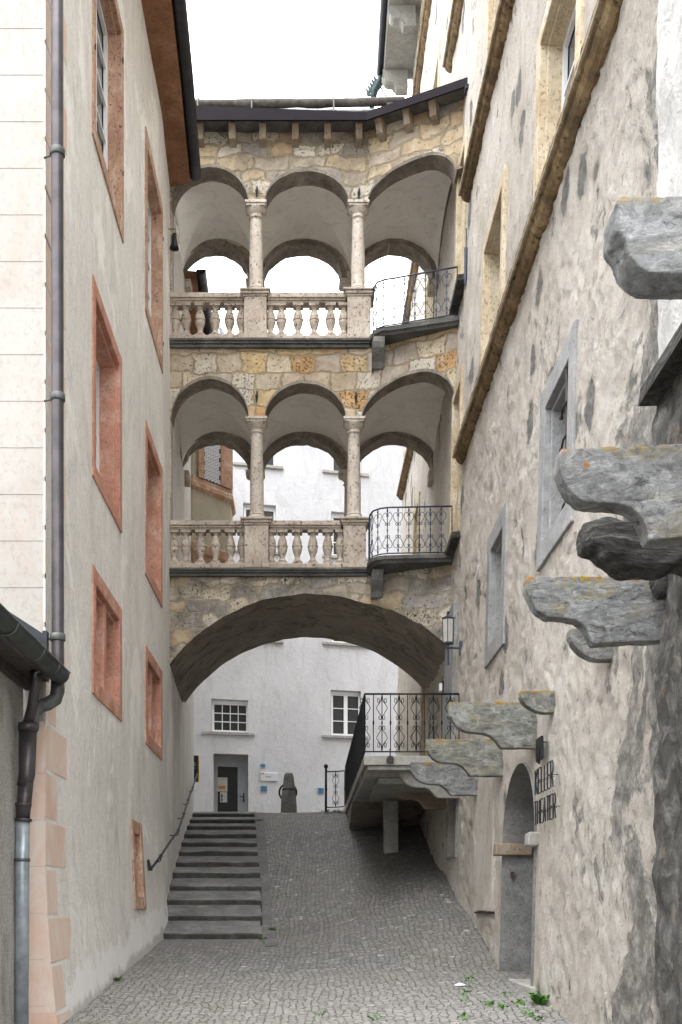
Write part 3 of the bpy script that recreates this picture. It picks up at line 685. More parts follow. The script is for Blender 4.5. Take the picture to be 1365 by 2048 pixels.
# slate roof with ragged mossy edge
rg = random.Random(5)
m = MB(); m.add([(-2.62,2,2.44),(-2.62,11.0,2.44),(-7,11.0,5.6),(-7,2,5.6),(-2.62,2,2.34),(-2.62,11.0,2.34)], [(0,1,2,3),(0,4,5,1)])
part('roof', m, M['slates'], low)
m = MB(); y = 2.0
while y < 10.9:
    wd = rg.uniform(.12, .30); x0 = -2.55-rg.uniform(0, .09)
    for row in range(3):
        xx = x0-row*.26; zz = 2.44+row*.19+rg.uniform(0, .03)
        m.hexa([(xx,y,zz),(xx,y+wd,zz+.01),(xx-.42,y+wd,zz+.31),(xx-.42,y,zz+.30),(xx+.01,y+.01,zz+.025),(xx+.01,y+wd-.01,zz+.03),(xx-.42,y+wd,zz+.335),(xx-.42,y,zz+.325)])
    y += wd-.01
m.rough(.015, 9, 3); part('eave_slate', m, M['moss'], low)
m = MB(); m.hexa([(-3.2,11.02,2.3),(-2.66,11.02,2.3),(-2.66,11.09,2.3),(-3.2,11.09,2.3),(-3.2,11.02,3.10),(-2.66,11.02,2.75),(-2.66,11.09,2.75),(-3.2,11.09,3.10)])
m.hexa([(-5,11.03,3.0),(-3.2,11.03,2.5),(-3.2,11.085,2.5),(-5,11.085,3.0),(-5,11.03,4.4),(-3.2,11.03,3.1),(-3.2,11.085,3.1),(-5,11.085,4.4)]); m.box(-2.655,-2.61,11.0,11.09,2.3,2.77)
part('flashing', m, M['gutter'], low)

# ================================================================ right house
castle = thing('stone_house', 'towering beige house on the right with rough trowelled plaster, ochre cornices and stone windows', 'house', (2.7, 20, 0))
RW = [ # y0,y1,z0,z1, mat, fw, rec, kind
 (11.3,13.62,8.35,10.72,'ochre_stone',.2,.30,'casement'),
 (15.85,17.9,8.35,10.72,'ochre_stone',.2,.30,'casement'),
 (15.9,18.05,13.15,15.6,'ochre_stone',.2,.30,'casement'),
 (20.15,21.5,6.9,9.95,'ochre_stone',.2,.30,'plain'),
 (20.3,21.6,11.65,14.45,'ochre_stone',.2,.30,'plain'),
 (11.25,12.95,3.95,6.02,'granite',.27,.42,'plain'),
 (15.1,16.7,3.62,5.6,'granite',.28,.36,'plain'),
 (11.3,13.6,13.15,15.6,'ochre_stone',.2,.30,'casement'),
 (15.9,18.0,18.0,20.2,'ochre_stone',.2,.30,'casement'),
 (25.6,27.6,13.1,15.6,'ochre_stone',.2,.30,'casement'), (29.6,31.2,13.1,15.6,'ochre_stone',.2,.30,'casement'),
 (25.6,27.6,18.1,20.2,'ochre_stone',.2,.30,'casement'), (29.9,31.9,23.5,25.3,'ochre_stone',.2,.30,'casement'), (28.0,29.5,8.3,10.6,'ochre_stone',.2,.30,'casement')]
rh = [(a+.1,b-.1,c+.1,d-.1) for a,b,c,d,*_ in RW]
DOOR = (12.55, 14.9, -.93, 1.85); rh.append(DOOR)
SLIT = (25.3, 26.25, 2.62, 5.3); rh.append(SLIT)
NICHE = (19.65, 20.75, .95, 2.0); rh.append(NICHE)
m = wall(xr, 1, grid_lines(3.2, 8, .16)+grid_lines(8, 20, .06)+grid_lines(20, 34, .16), grid_lines(-1.9, 9.5, .06)+grid_lines(9.5, 25.7, .3), rh, .032, 4, fine=.027)
auto_smooth(part('street_wall', m, M['right_plaster'], castle), 60)
m = MB(); m.hexa([(2.55,33.9,1),(13,33.9,1),(13,34.0,1),(2.55+.12,34.0,1),(2.62+.024*25.7,33.9,25.7),(13,33.9,25.7),(13,34,25.7),(2.62+.024*25.7,34,25.7)])
m2 = MB(); m2.box(2.95,9,3.2,3.4,-2,16); m2.box(3.4,9,3.4,10,15.9,16); m2.box(3.3,9,9.8,10,16,25.7); m2.box(8.8,9,3.4,33.9,-2,25.7); part('rear_wall', m2, M['right_plaster'], castle)
m = MB(); m.add([(2.62+.024*1,34,1),(13,34,1),(13,34,25.7),(2.62+.024*25.7,34,25.7)], [(0,3,2,1)]); part('end_wall', m, M['right_plaster'], castle)
for y0,y1,z0,z1,mt,fw,rec,kd in RW: window(castle, xr, 1, y0,y1,z0,z1, mt, fw, rec, kd, proud=.045 if mt != 'granite' else .03, panes=(2,3))
# iron grille bars on the larger granite window
m = MB(); X = xr(12, 5)
m.tube([(X+.02,11.72,5.75),(X+.02,11.72,3.98)], .016, 8)
for z in (5.35,5.0,4.72,4.3,4.02): m.tube([(X+.02,11.6,z+.03),(X-.01,11.75,z),(X+.02,11.98,z-.02)], .012, 8); m.ball((X+.02,11.98,z-.02), .024)
part('window_grille', m, M['rust'], castle, True)
# cornices
def cornice(y0, y1, z, name='cornice'):
    L_ = grid_lines(y0, y1, .07)
    def ext(prof, amt, mat, nm, par):
        m = MB(); n = len(prof)
        for y in L_:
            j = amt*(.25*mnoise.noise(Vector((y*1.2, z, 0)))+.7*mnoise.noise(Vector((y*7, z, 4)))+.6*mnoise.noise(Vector((y*17, z, 4))))
            for o, dz in prof: m.v.append((xr(y, z)+o+(j if o < 0 else 0), y, z+dz+j*.7*(mnoise.noise(Vector((y*11, dz*9, 1)))+.6)))
        for i in range(len(L_)-1):
            for k in range(n-1): a = i*n+k; m.f.append((a, a+n, a+n+1, a+1))
        m.f.append(tuple(range(n))); m.f.append(tuple(reversed([(len(L_)-1)*n+k for k in range(n)])))
        return part(nm, m, M[mat], par)
    c0 = ext([(.02,0), (-.03,0), (-.09,.035), (-.12,.075), (-.125,.11), (-.16,.12), (-.165,.26), (-.13,.30), (.02,.32)], .016, 'cornice', name, castle)
    ext([(-.10,.118), (-.185,.122), (-.19,.145), (-.10,.15)], .008, 'cornice_edge', 'fillet', c0)
cornice(3.4, 20.0, 8.05); cornice(3.4, 20.05, 12.85); cornice(9.9, 23.4, 17.75); cornice(25.45, 34.05, 17.65); cornice(25.45, 34.05, 12.6); cornice(24, 34.05, 23.2)
# arched cellar doorway
y0, y1, z0, z1 = DOOR; yc = (y0+y1)/2; hy = (y1-y0)/2-.12; zi = .80; rise = 1.0
arc = [(yc-hy*math.cos(math.pi*i/20), zi+rise*math.sin(math.pi*i/20)**.9) for i in range(21)]
def yz(o, y, z): return (xr(y, z)+o, y, z)
opening = [(y0+.12, z0)]+arc+[(y1-.12, z0)]
outer = [(y0-.04, z0)]+[(y0-.04, z1+.04), (y1+.04, z1+.04)]+[(y1+.04, z0)]
poly = outer+opening[::-1]
m = MB(); m.prism([yz(.0, *p) for p in poly], [yz(.1, *p) for p in poly]); m.rough(.004, 4, 2); part('door_surround', m, M['right_plaster'], castle)
m = MB(); n = len(opening); dep = (-.03, .12, .30, .50)
for o in dep:
    for p in opening: m.v.append(yz(o, yc+(p[0]-yc)*.990, p[1]-(.008 if p[1] > zi else 0)))
for j in range(3):
    for k in range(n-1): a = j*n+k; m.f.append((a, a+n, a+n+1, a+1))
m.rough(.004, 5, 8); part('doorway_reveal', m, M['granite_dark'], castle)
m = MB(); m.wbox(xr, 1, .40, .46, y0, y1, z0, z1); part('cellar_door', m, M['old_wood'], castle)
for yy, s in ((y1-.14, 1), (y0+.10, -1)):
    m = MB(); m.wbox(xr, 1, -.13, .36, yy-.10, yy+.12, .70, .86); m.rough(.02, 5, yy); part('impost', m, M['ledge_wood' if s > 0 else 'concrete'], castle, bevel=.02)
m = MB(); m.wbox(xr, 1, -.06, .5, y0-.02, y1+.05, -1.25, -.91); m.rough(.01, 4); part('doorstep', m, M['concrete'], castle, bevel=.02)
m = MB(); m.wbox(xr, 1, .09, .13, 14.70, 14.78, .40, .48); part('doorway_plug', m, M['rust'], castle)
# dark slit door by the landing, niche
m = MB(); m.wbox(xr, 1, .25, .3, *SLIT[:2], SLIT[2], SLIT[3]); part('landing_door', m, M['black'], castle)
m = MB(); m.wbox(xr, 1, -.03, .3, 26.25, 26.5, 2.6, 5.45); m.wbox(xr, 1, -.03, .3, 25.05, 25.3, 2.6, 5.45); m.wbox(xr, 1, -.029, .3, 25.3, 26.25, 5.3, 5.45); part('door_jamb', m, M['ochre_stone'], castle)
m = MB(); m.wbox(xr, 1, .22, .26, *NICHE[:2], NICHE[2], NICHE[3]); part('niche_panel', m, M['granite'], castle)
m = MB(); a_, b_, c_, d_ = NICHE
m.wbox(xr, 1, -.02, .24, a_-.06, a_, c_-.05, d_+.06); m.wbox(xr, 1, -.02, .24, b_, b_+.06, c_-.05, d_+.06); m.wbox(xr, 1, -.02, .24, a_, b_, d_, d_+.06); m.wbox(xr, 1, -.02, .24, a_, b_, c_-.05, c_); part('niche_frame', m, M['concrete'], castle)
# granite jamb below the bridge, with shade stone
m = MB(); m.wbox(xr, 1, -.07, .05, 20.2, 20.45, 2.6, 5.6); m.wbox(xr, 1, -.05, .05, 20.45, 21.6, 2.6, 5.7); m.rough(.012, 4); part('granite_pilaster', m, M['granite'], castle, bevel=.015)
# sills of the gallery windows
for z, yy in ((6.75, 20.1), (11.5, 20.2)):
    m = MB(); m.hexa([(xr(0,z)-.16,yy-.05,z),(xr(0,z)+.1,yy-.05,z),(xr(0,z)+.1,21.3,z-.04),(xr(0,z)-.16,21.3,z-.04),(xr(0,z)-.16,yy-.05,z+.1),(xr(0,z)+.1,yy-.05,z+.12),(xr(0,z)+.1,21.3,z+.08),(xr(0,z)-.16,21.3,z+.06)])
    part('sill', m, M['schist_dark'], castle)
# plaster hatch panels low on the wall
for a_, b_ in ((15.55, 16.15), (16.25, 16.95)):
    m = MB(); m.wbox(xr, 1, -.035, .03, a_, b_, -.05, 1.95); m.rough(.01, 2, a_); part('hatch_panel', m, M['right_plaster'], castle)
m = MB(); m.wbox(xr, 1, -.045, .03, 15.5, 17.0, -.09, -.065); part('hatch_ledge', m, M['iron'], castle)
# iron bits
m = MB(); m.tube([(xr(0,11.2)-.06,19.6,12.1),(xr(0,11.2)-.07,19.6,11.7)], .012, 6); m.tube([(xr(0,11.2)-.07,19.6,11.75),(xr(0,11)-.07,19.6,11.2),(xr(0,11)-.07,19.6,11.0)], [.035,.03,.004], 6); part('iron_hook', m, M['iron_blue'], castle)
m = MB(); m.wbox(xr, 1, -.06, .05, 20.4, 20.6, 15.2, 15.28); part('wall_socket', m, M['iron'], castle)
# eave at the far end
m = MB(); m.hexa([(2.2,26,25.6),(3.5,26,25.6),(3.5,34.0,25.6),(2.35,34.0,25.6),(2.15,26,25.95),(3.5,26,26.1),(3.5,34.1,26.1),(2.3,34.1,25.95)]); part('eave', m, M['concrete'], castle)
def bprof(L_, h, kind='s'):
    if kind == 's': return [(0,0),(0,-.3*h),(.03*L_,-.34*h),(.05*L_,-.44*h),(.09*L_,-.54*h),(.15*L_,-.61*h),(.22*L_,-.65*h),(.30*L_,-.655*h),(.38*L_,-.67*h),(.45*L_,-.73*h),(.50*L_,-.83*h),(.54*L_,-.95*h),(.57*L_,-h),(L_,-h),(L_,0)]
    return [(0,0),(.0,-.25*h),(.06*L_,-.48*h),(.16*L_,-.68*h),(.3*L_,-.84*h),(.48*L_,-.95*h),(.62*L_,-h),(L_,-h),(L_,0)]
for yy in (31.2, 33.6):
    pr = bprof(.75, .55, 's'); m = MB(); m.prism([(2.3+a,yy,25.58+b) for a,b in pr], [(2.3+a,yy+.3,25.58+b) for a,b in pr]); part('eave_bracket', m, M['concrete'], castle, bevel=.02)
m = gutter_mb([(2.1,26,25.85),(2.15,30,25.85),(2.24,34.1,25.85)], .11); part('gutter', m, M['gutter'], castle, True)
m = MB(); m.add([(2.1,25.9,26.12),(2.2,34.1,26.12),(6,34.1,28.5),(6,25.9,28.5),(9.5,34.1,26),(9.5,25.9,26)], [(0,1,2,3),(3,2,4,5),(0,3,5),(1,4,2)]); part('roof', m, M['slates'], castle)
# copper water spout with comb, iron scroll
m = MB(); m.tube([(2.36,34.1,25.9),(2.28,34.1,25.66),(2.07,34.1,25.32),(1.98,34.1,24.8)], [.13,.13,.11,.08], 10)
sp = part('water_spout', m, M['copper'], castle, True)
m = MB()
for i in range(5):
    t = i/5; x = 2.22-.30*t; z = 25.60-.48*t; m.prism([(x-.0,34.08,z-.05),(x-.20,34.08,z+.24),(x-.14,34.08,z-.05)], [(x-.0,34.13,z-.05),(x-.20,34.13,z+.24),(x-.14,34.13,z-.05)])
part('spout_comb', m, M['copper'], sp)
m = MB(); m.tube([(2.25,34.1,25.45),(2.45,34.1,25.1),(2.6,34.1,24.9)], .02, 6)
for cx, cz, r in ((2.30,25.12,.09),(2.45,25.38,.08),(2.58,25.15,.09),(2.42,24.95,.08),(2.68,25.3,.06)): m.tube([(cx+r*(1-i/22)*math.cos(i*.55),34.1,cz+r*(1-i/22)*math.sin(i*.55)) for i in range(18)], .012, 5)
part('iron_scroll', m, M['iron'], castle)

# near pier of rubble with whitewashed upper part, ledge
def xp(y, z): return 2.53
pier = thing('buttress', 'rough buttress at the right edge, dark rubble below and whitewashed stone above', 'buttress', (2.6, 5, -1.6))
def pierwall(z0, z1, amt, mat, name, seed, st_):
    m = wall(xp, 1, grid_lines(3.2, 7.95, st_), grid_lines(z0, z1, st_), [], amt, seed, sc=2.2)
    n0 = len(m.v); zs_ = grid_lines(z0, z1, st_); 
    for z in zs_:
        d = amt*(mnoise.noise(Vector((7.95*2.2, z*2.2*.8, seed)))+.5*mnoise.noise(Vector((7.95*2.2, z*2.2*.8, seed))*2.7)+.28*mnoise.noise(Vector((7.95*2.2, z*2.2*.8, seed))*7))
        m.v += [(2.53+d, 7.95, z), (2.95+.024*z, 8.0, z)]
    for i in range(len(zs_)-1): a = n0+2*i; m.f.append((a, a+1, a+3, a+2))
    auto_smooth(part(name, m, M[mat], pier), 70)
pierwall(-2, 3.72, .06, 'rubble_wall', 'rubble_face', 5, .07)
pierwall(3.72, 12, .025, 'white_stone', 'whitewashed_face', 8, .1)
m = MB(); m.hexa([(2.36,3.2,3.66),(2.7,3.2,3.66),(2.7,8.02,3.66),(2.40,8.02,3.66),(2.38,3.2,3.78),(2.7,3.2,3.8),(2.7,8.02,3.8),(2.42,8.02,3.78)]); m.rough(.03, 3); part('ledge', m, M['schist_dark'], pier)

def cloud(nm, sc, depth=3):
    t = bpy.data.textures.new(nm, 'CLOUDS'); t.noise_scale = sc; t.noise_depth = depth; return t
HEWN = [(cloud('hewn_large', .12), .007), (cloud('hewn_small', .03, 2), .007)]
# corbels standing out of the wall
def corbel(d, prof_px, t, mat, label, xend=None, name='corbel', seed=0, slope=0, jag=0):
    pr = [((a-VX)*d/F, (VY-b)*d/F) for a, b in prof_px]
    # refine for a hewn outline
    q = []
    for i in range(len(pr)):
        a, b = Vector(pr[i]), Vector(pr[(i+1) % len(pr)]); k = max(1, int((b-a).length/(.03 if jag else .09)))
        for j in range(k):
            p = a.lerp(b, j/k); nv = mnoise.noise_vector(Vector((p.x*7, p.y*(26 if jag else 7), seed)))
            q.append((p.x+nv.x*(.008+jag), p.y+nv.y*(.010+jag)))
    m = MB()
    if jag:
        n = len(q); cx = sum(p[0] for p in q)/n; cz = sum(p[1] for p in q)/n; K = 7
        for k in range(K+1):
            for i, (x, z) in enumerate(q):
                s = 1+.10*mnoise.noise(Vector((x*4, z*9, k*1.9+seed)))-(.12 if k in (0, K) else 0)
                m.v.append((cx+(x-cx)*(s if x < cx else 1), d+t*k/K+.05*mnoise.noise(Vector((x*4, z*24, seed))), cz+(z-cz)*s))
        for k in range(K):
            for i in range(n): a0 = k*n+i; a1 = k*n+(i+1) % n; m.f.append((a0, a1, a1+n, a0+n))
        m.f.append(tuple(range(n))); m.f.append(tuple(K*n+i for i in reversed(range(n))))
    else: m.prism([(x, d, z) for x, z in q], [(x, d+t, z) for x, z in q])
    o = part(name, m, M[mat], castle, label=label)
    r_ = o.modifiers.new('hewn', 'REMESH'); r_.mode = 'VOXEL'; r_.voxel_size = .024 if jag else .011; r_.use_smooth_shade = True
    for tx, s_ in HEWN:
        d_ = o.modifiers.new('rough', 'DISPLACE'); d_.texture = tx; d_.strength = s_; d_.mid_level = .5; d_.texture_coords = 'LOCAL'
    return o
def px_prof(x0, y0, L_, h, kind='s'): return [(x0+a, y0-b) for a, b in bprof(L_, h, kind)]
corbel(3.75, [(1245,390),(1234,402),(1233,459),(1252,477),(1260,507),(1274,529),(1297,544),(1322,549),(1365,547),(2150,547),(2150,386),(1365,388)], .17, 'schist', 'large rounded corbel nearest the camera, highest of all', seed=1)
corbel(5.75, [(1122,896),(1119,935),(1126,954),(1141,983),(1167,1002),(1193,1007),(1234,1006),(1263,1013),(1282,1031),(1296,1057),(1300,1080),(1365,1074),(1640,1070),(1640,884),(1365,887),(1240,893)], .15, 'schist', 'big S-curved corbel with orange lichen spots', seed=2)
corbel(8.05, [(1054,1154),(1054,1179),(1062,1198),(1075,1220),(1097,1235),(1126,1235),(1156,1240),(1174,1257),(1188,1287),(1267,1283),(1360,1278),(1360,1148)], .15, 'schist_lichen', 'S-curved corbel with bright yellow lichen along its top', seed=3)
corbel(6.9, [(1172,1040),(1170,1062),(1180,1085),(1195,1098),(1220,1120),(1262,1135),(1330,1132),(1420,1128),(1420,1020),(1300,1020)], .3, 'schist_dark', 'dark jagged broken corbel', seed=4, jag=.06)
corbel(7.75, [(1316,1146),(1322,1165),(1345,1188),(1420,1188),(1420,1140),(1340,1138)], .25, 'schist_dark', 'dark stub of a corbel by the rubble', seed=5, jag=.03)
corbel(9.65, px_prof(1141,1256,90,62,'q'), .16, 'schist', 'short broken corbel behind the yellow-topped one', seed=6)
corbel(11.9, px_prof(1042,1381,75,44,'q'), .16, 'schist_yellow', 'small broken corbel stub', seed=7)
corbel(12.8, px_prof(899,1404,185,92), .15, 'schist_yellow', 'long ochre-streaked S-curved corbel', seed=8)
corbel(15.0, px_prof(853,1478,160,74), .15, 'schist_yellow', 'S-curved corbel below the railing corner', seed=9)
corbel(17.3, px_prof(823,1524,142,67), .15, 'schist', 'S-curved corbel under the landing', seed=10)
corbel(19.3, px_prof(800,1534,132,62), .16, 'concrete', None, seed=11)
corbel(21.2, px_prof(785,1560,118,58), .16, 'ledge_wood', None, seed=12)

# ================================================================ arcaded bridge
BD = 22.0; BK = 25.45
def dfr(x): return 22.0 if x < 1.15 else 22.0-(x-1.15)*.9/1.85          # front face: kinked in the right bay
def fx(px, py):                                                        # image point on the front face -> (x, z)
    d = 22.0
    for _ in range(6): x = (px-VX)*d/F; d = dfr(x)
    return (x, (VY-py)*d/F)
bridge = thing('arcaded_bridge', 'three storey stone bridge with two arcaded galleries over a wide arch spanning the alley', 'bridge', (0, 23.5, 4))
def wallpiece(name, low, top, mat, th=.42, bk=None, rough_=.012, seed=1):
    q = []
    for a, b in zip(low, low[1:]):
        a, b = Vector(a), Vector(b); k = max(1, int((b-a).length/.12))
        for j in range(k): q.append(a.lerp(b, j/k))
    q.append(Vector(low[-1])); m = MB()
    if bk is None:
        q2 = []
        for a, b in zip(q, q[1:]):
            q2.append(a)
            if a.x < 1.15 < b.x: q2.append(a.lerp(b, (1.15-a.x)/(b.x-a.x)))
        q = q2+[q[-1]]
    rows = 6
    for i, p in enumerate(q):
        jz = mnoise.noise(Vector((p.x*5, p.y*5, seed)))*rough_*1.6
        for back in (0, 1):
            for r in range(rows+1):
                z = (p.y+jz)+(top-p.y-jz)*r/rows; y = (dfr(p.x) if bk is None else bk)
                bump_ = (.022*mnoise.noise(Vector((p.x*3.1, z*4.0, seed)))+.012*mnoise.noise(Vector((p.x*9, z*9, seed)))) if back == 0 else 0
                m.v.append((p.x, y+(th if back else bump_), z))
    w_ = 2*(rows+1)
    for i in range(len(q)-1):
        a = i*w_
        for r in range(rows):
            m.f.append((a+r, a+w_+r, a+w_+r+1, a+r+1)); k = a+rows+1+r; m.f.append((k, k+1, k+w_+1, k+w_))
        m.f.append((a, a+rows+1, a+w_+rows+1, a+w_)); m.f.append((a+rows, a+w_+rows, a+w_+2*rows+1, a+2*rows+1))
    m.f.append(tuple(list(range(rows+1))+list(range(2*rows+1, rows, -1)))); e = (len(q)-1)*w_; m.f.append(tuple([e+k for k in range(2*rows+1, rows, -1)][::-1]+[e+k for k in range(rows, -1, -1)]))
    return part(name, m, M[mat], bridge)
def arcpts(xc, zs, aL, aR, h, n=22, zend=None, p=1.0):
    r = []
    for i in range(n+1):
        t = math.pi*i/n; c = -math.cos(t); a = aL if c < 0 else aR
        z = zs+h*math.sin(t)**p; x = xc+c*a
        if c > 0 and zend is not None and z < zend: continue
        r.append((x, z))
    return r
Z = lambda py: (VY-py)/100.0
X_ = lambda px: (px-VX)/100.0
def band(top_px, sp_py, bays, right_end, crownz, name, mat, arch_mat):
    z0 = Z(sp_py); top = Z(top_px); low = [(X_(328), z0)]
    arcs = []
    for (xa, xb, cz) in bays: 
        arcs.append(arcpts((xa+xb)/2, z0, (xb-xa)/2, (xb-xa)/2, cz-z0))
    low += arcs[0]+arcs[1]+right_end
    wallpiece(name, low+[(3.06, low[-1][1])], top, mat)
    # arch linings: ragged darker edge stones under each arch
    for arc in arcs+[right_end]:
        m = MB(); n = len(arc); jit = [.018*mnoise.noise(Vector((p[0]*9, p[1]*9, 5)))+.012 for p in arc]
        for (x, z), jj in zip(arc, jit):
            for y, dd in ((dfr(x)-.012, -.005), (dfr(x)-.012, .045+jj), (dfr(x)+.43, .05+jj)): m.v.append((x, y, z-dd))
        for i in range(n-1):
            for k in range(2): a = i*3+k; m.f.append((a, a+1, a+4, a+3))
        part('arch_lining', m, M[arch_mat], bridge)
# right bay arches (x, z) from the photograph's curve on the kinked face
def right_arc(xs_, zs_, xc, zc, x1, z1, zlow):
    a = xc-xs_; h = zc-zlow; pts = []
    for i in range(14): t = math.pi/2*i/13; pts.append((xc-a*math.cos(t), zlow+h*math.sin(t)))
    aR = (x1-xc)/math.sqrt(max(.05, 1-((z1-zlow)/h)**2))
    for i in range(1, 10):
        t = math.asin(min(1, (x1-xc)/aR))*i/9; pts.append((xc+aR*math.sin(t), zlow+h*math.cos(t)))
    return pts
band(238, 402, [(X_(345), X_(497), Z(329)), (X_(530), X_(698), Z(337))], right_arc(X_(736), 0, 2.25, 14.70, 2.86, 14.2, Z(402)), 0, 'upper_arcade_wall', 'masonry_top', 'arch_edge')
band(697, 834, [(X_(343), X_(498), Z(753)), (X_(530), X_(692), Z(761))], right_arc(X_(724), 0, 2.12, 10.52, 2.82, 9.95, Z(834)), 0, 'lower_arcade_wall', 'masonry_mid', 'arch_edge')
# wide base arch
CX, CZ, R_ = .04, 2.76, 3.51
arc = []
for i in range(41):
    x = -2.80+i*(5.58)/40; arc.append((x, CZ+math.sqrt(R_*R_-(x-CX)**2)))
wallpiece('base_arch_wall', [(-2.86, 4.85)]+arc+[(2.90, 4.8)], Z(1153), 'masonry_low', rough_=.02)
m = MB(); n = 60; ms = 10
for i in range(n+1):
    x = -2.84+5.70*i/n; z = CZ+math.sqrt(R_*R_-(x-CX)**2)
    for j in range(ms+1):
        y = dfr(x)-.02+(BK+.05-dfr(x))*j/ms; m.v.append((x, y, z-.02+.03*mnoise.noise(Vector((x*3, y*2.5, 1)))))
for i in range(n):
    for j in range(ms): a = i*(ms+1)+j; m.f.append((a, a+1, a+ms+2, a+ms+1))
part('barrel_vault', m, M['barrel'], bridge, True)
wallpiece('rear_base_wall', [(-3.1, 4.6)]+arc+[(2.95, 4.7)], 6.7, 'masonry_low', bk=BK-.35, th=.36)
# floors and slate string courses
def floor(z0, z1, name='gallery_floor'):
    m = MB(); f = [(-3.0, 22.02), (1.15, 22.02), (2.97, 21.16), (2.97, BK-.02), (-3.0, BK-.02)]
    m.prism([(x, y, z0) for x, y in f], [(x, y, z1) for x, y in f]); part(name, m, M['concrete'], bridge)
floor(6.42, 6.66); floor(11.12, 11.20); floor(15.52, 15.72, 'loft_floor')
for zt, rx in ((Z(1139), X_(741)), (Z(683), X_(741))):
    m = MB(); f = [(X_(338), -.14, zt), (rx, -.14, zt)]
    for x0, x1 in ((X_(336), X_(446)), (X_(446)+.006, X_(616)), (X_(616)+.006, rx)):
        for (o, a, b) in ((.15, .05, .0), (.12, .09, .05), (.08, .15, .09)):
            m.box(x0, x1, 22-o, 22.44, zt-a, zt-b-.001)
    m.rough(.006, 5); part('string_course', m, M['slate'], bridge, bevel=.01)
# balustrades
bal_prof = [(.105,0),(.105,.05),(.075,.06),(.085,.075),(.085,.09),(.055,.13),(.052,.17),(.075,.24),(.098,.31),(.103,.35),(.095,.37),(.112,.38),(.112,.405),(.092,.41),(.098,.44),(.092,.49),(.066,.56),(.055,.60),(.070,.635),(.07,.65),(.104,.655),(.104,.71)]
def bal_mesh(h):
    m = MB(); m.lathe([(r*.98, z*h/.71) for r, z in bal_prof], n=14)
    k = h/.71; m.box(-.105,.105,-.105,.105,0,.05*k); m.box(-.105,.105,-.105,.105,.655*k,h); return m
def balustrade(zb, zr, lx, rx, yf=22.0):
    h = Z(zr)-Z(zb); proto = None
    for px in lx+rx:
        if proto is None:
            proto = part('baluster', bal_mesh(h), M['tufa'], bridge, loc=(X_(px), yf+.1, Z(zb))); auto_smooth(proto, 35); o = proto
        else:
            o = proto.copy(); COL.objects.link(o); o.parent = bridge; o.matrix_parent_inverse = proto.matrix_parent_inverse; o.location = (X_(px), yf+.1, Z(zb))
        o.rotation_euler = (random.uniform(-.01,.01), random.uniform(-.012,.012), 0)
balustrade(672, 605, [351,372,400,430,459,483], [541,563,596,629,662,688])
balustrade(1128, 1059, [348,371,401,431,461,485], [543,565,595,626,656,681])
def railbox(x0, x1, z0, z1, zb0, zb1):
    m = MB(); 
    m.box(x0, x1, 21.93, 22.28, z0+.07, z1); m.box(x0, x1, 21.96, 22.25, z0+.03, z0+.069); m.box(x0, x1, 21.99, 22.22, z0, z0+.029)
    part('handrail', m.rough(.004, 6), M['tufa'], bridge, bevel=.01)
    m = MB(); m.box(x0, x1, 21.95, 22.27, zb0, zb1); part('plinth', m.rough(.006, 6), M['tufa'], bridge, bevel=.012)
railbox(X_(338), X_(487), Z(605), Z(588), Z(682.5), Z(672)); railbox(X_(536), X_(692), Z(605), Z(588), Z(682.5), Z(672))
railbox(X_(338), X_(489), Z(1059), Z(1043), Z(1138.5), Z(1128)); railbox(X_(540), X_(683), Z(1059), Z(1043), Z(1138.5), Z(1128))
def pedestal(px0, px1, py0, py1):
    x0, x1, z1, z0 = X_(px0), X_(px1), Z(py0), Z(py1)
    m = MB(); m.box(x0, x1, 21.88, 22.36, z0+.09, z1-.14); m.box(x0-.025, x1+.025, 21.855, 22.38, z0, z0+.089)
    m.box(x0-.02, x1+.02, 21.86, 22.38, z1-.139, z1-.10); m.box(x0-.05, x1+.05, 21.83, 22.41, z1-.099, z1-.045); m.box(x0-.08, x1+.08, 21.80, 22.44, z1-.044, z1)
    part('pedestal', m.rough(.005, 5), M['tufa'], bridge, bevel=.012)
pedestal(489, 534, 585, 683); pedestal(695, 742, 585, 683); pedestal(490, 538, 1040, 1139); pedestal(687, 732, 1040, 1139)
def column(x, y, z0, z1, r, back=False):
    h = z1-z0; m = MB()
    m.box(x-.20, x+.20, y-.20, y+.20, z0, z0+.05)
    m.lathe([(.19,.05),(.2,.075),(.19,.105),(.165,.12),(.155,.14),(.165,.15),(r+.012,.17),(r+.004,.22),(r+.004,h*.35),(r-.012,h*.7),(r-.02,h-.30),(r+.0,h-.285),(r+.012,h-.27),(r,h-.255),(r-.012,h-.245),(r-.01,h-.20),(r+.01,h-.19),(r+.05,h-.13),(r+.065,h-.105),(r+.06,h-.09)], (x,y,z0), 24)
    m.box(x-.19, x+.19, y-.19, y+.19, z1-.09, z1-.05); m.box(x-.215, x+.215, y-.215, y+.215, z1-.049, z1)
    o = part('column', m, M['tufa_column'], bridge); auto_smooth(o, 35)
    return o
column(X_(512), 22.16, Z(586), Z(402), .135); column(X_(717.5), 22.16, Z(586), Z(402), .135)
column(X_(513.5), 22.16, Z(1041), Z(834), .135); column(X_(709), 22.16, Z(1041), Z(834), .135)
for x, z0, z1 in ((-1.2, 11.2, 14.3), (.93, 11.2, 14.3), (-1.2, 6.66, 9.95), (.92, 6.66, 9.95)): column(x, 25.2, z0, z1, .10)
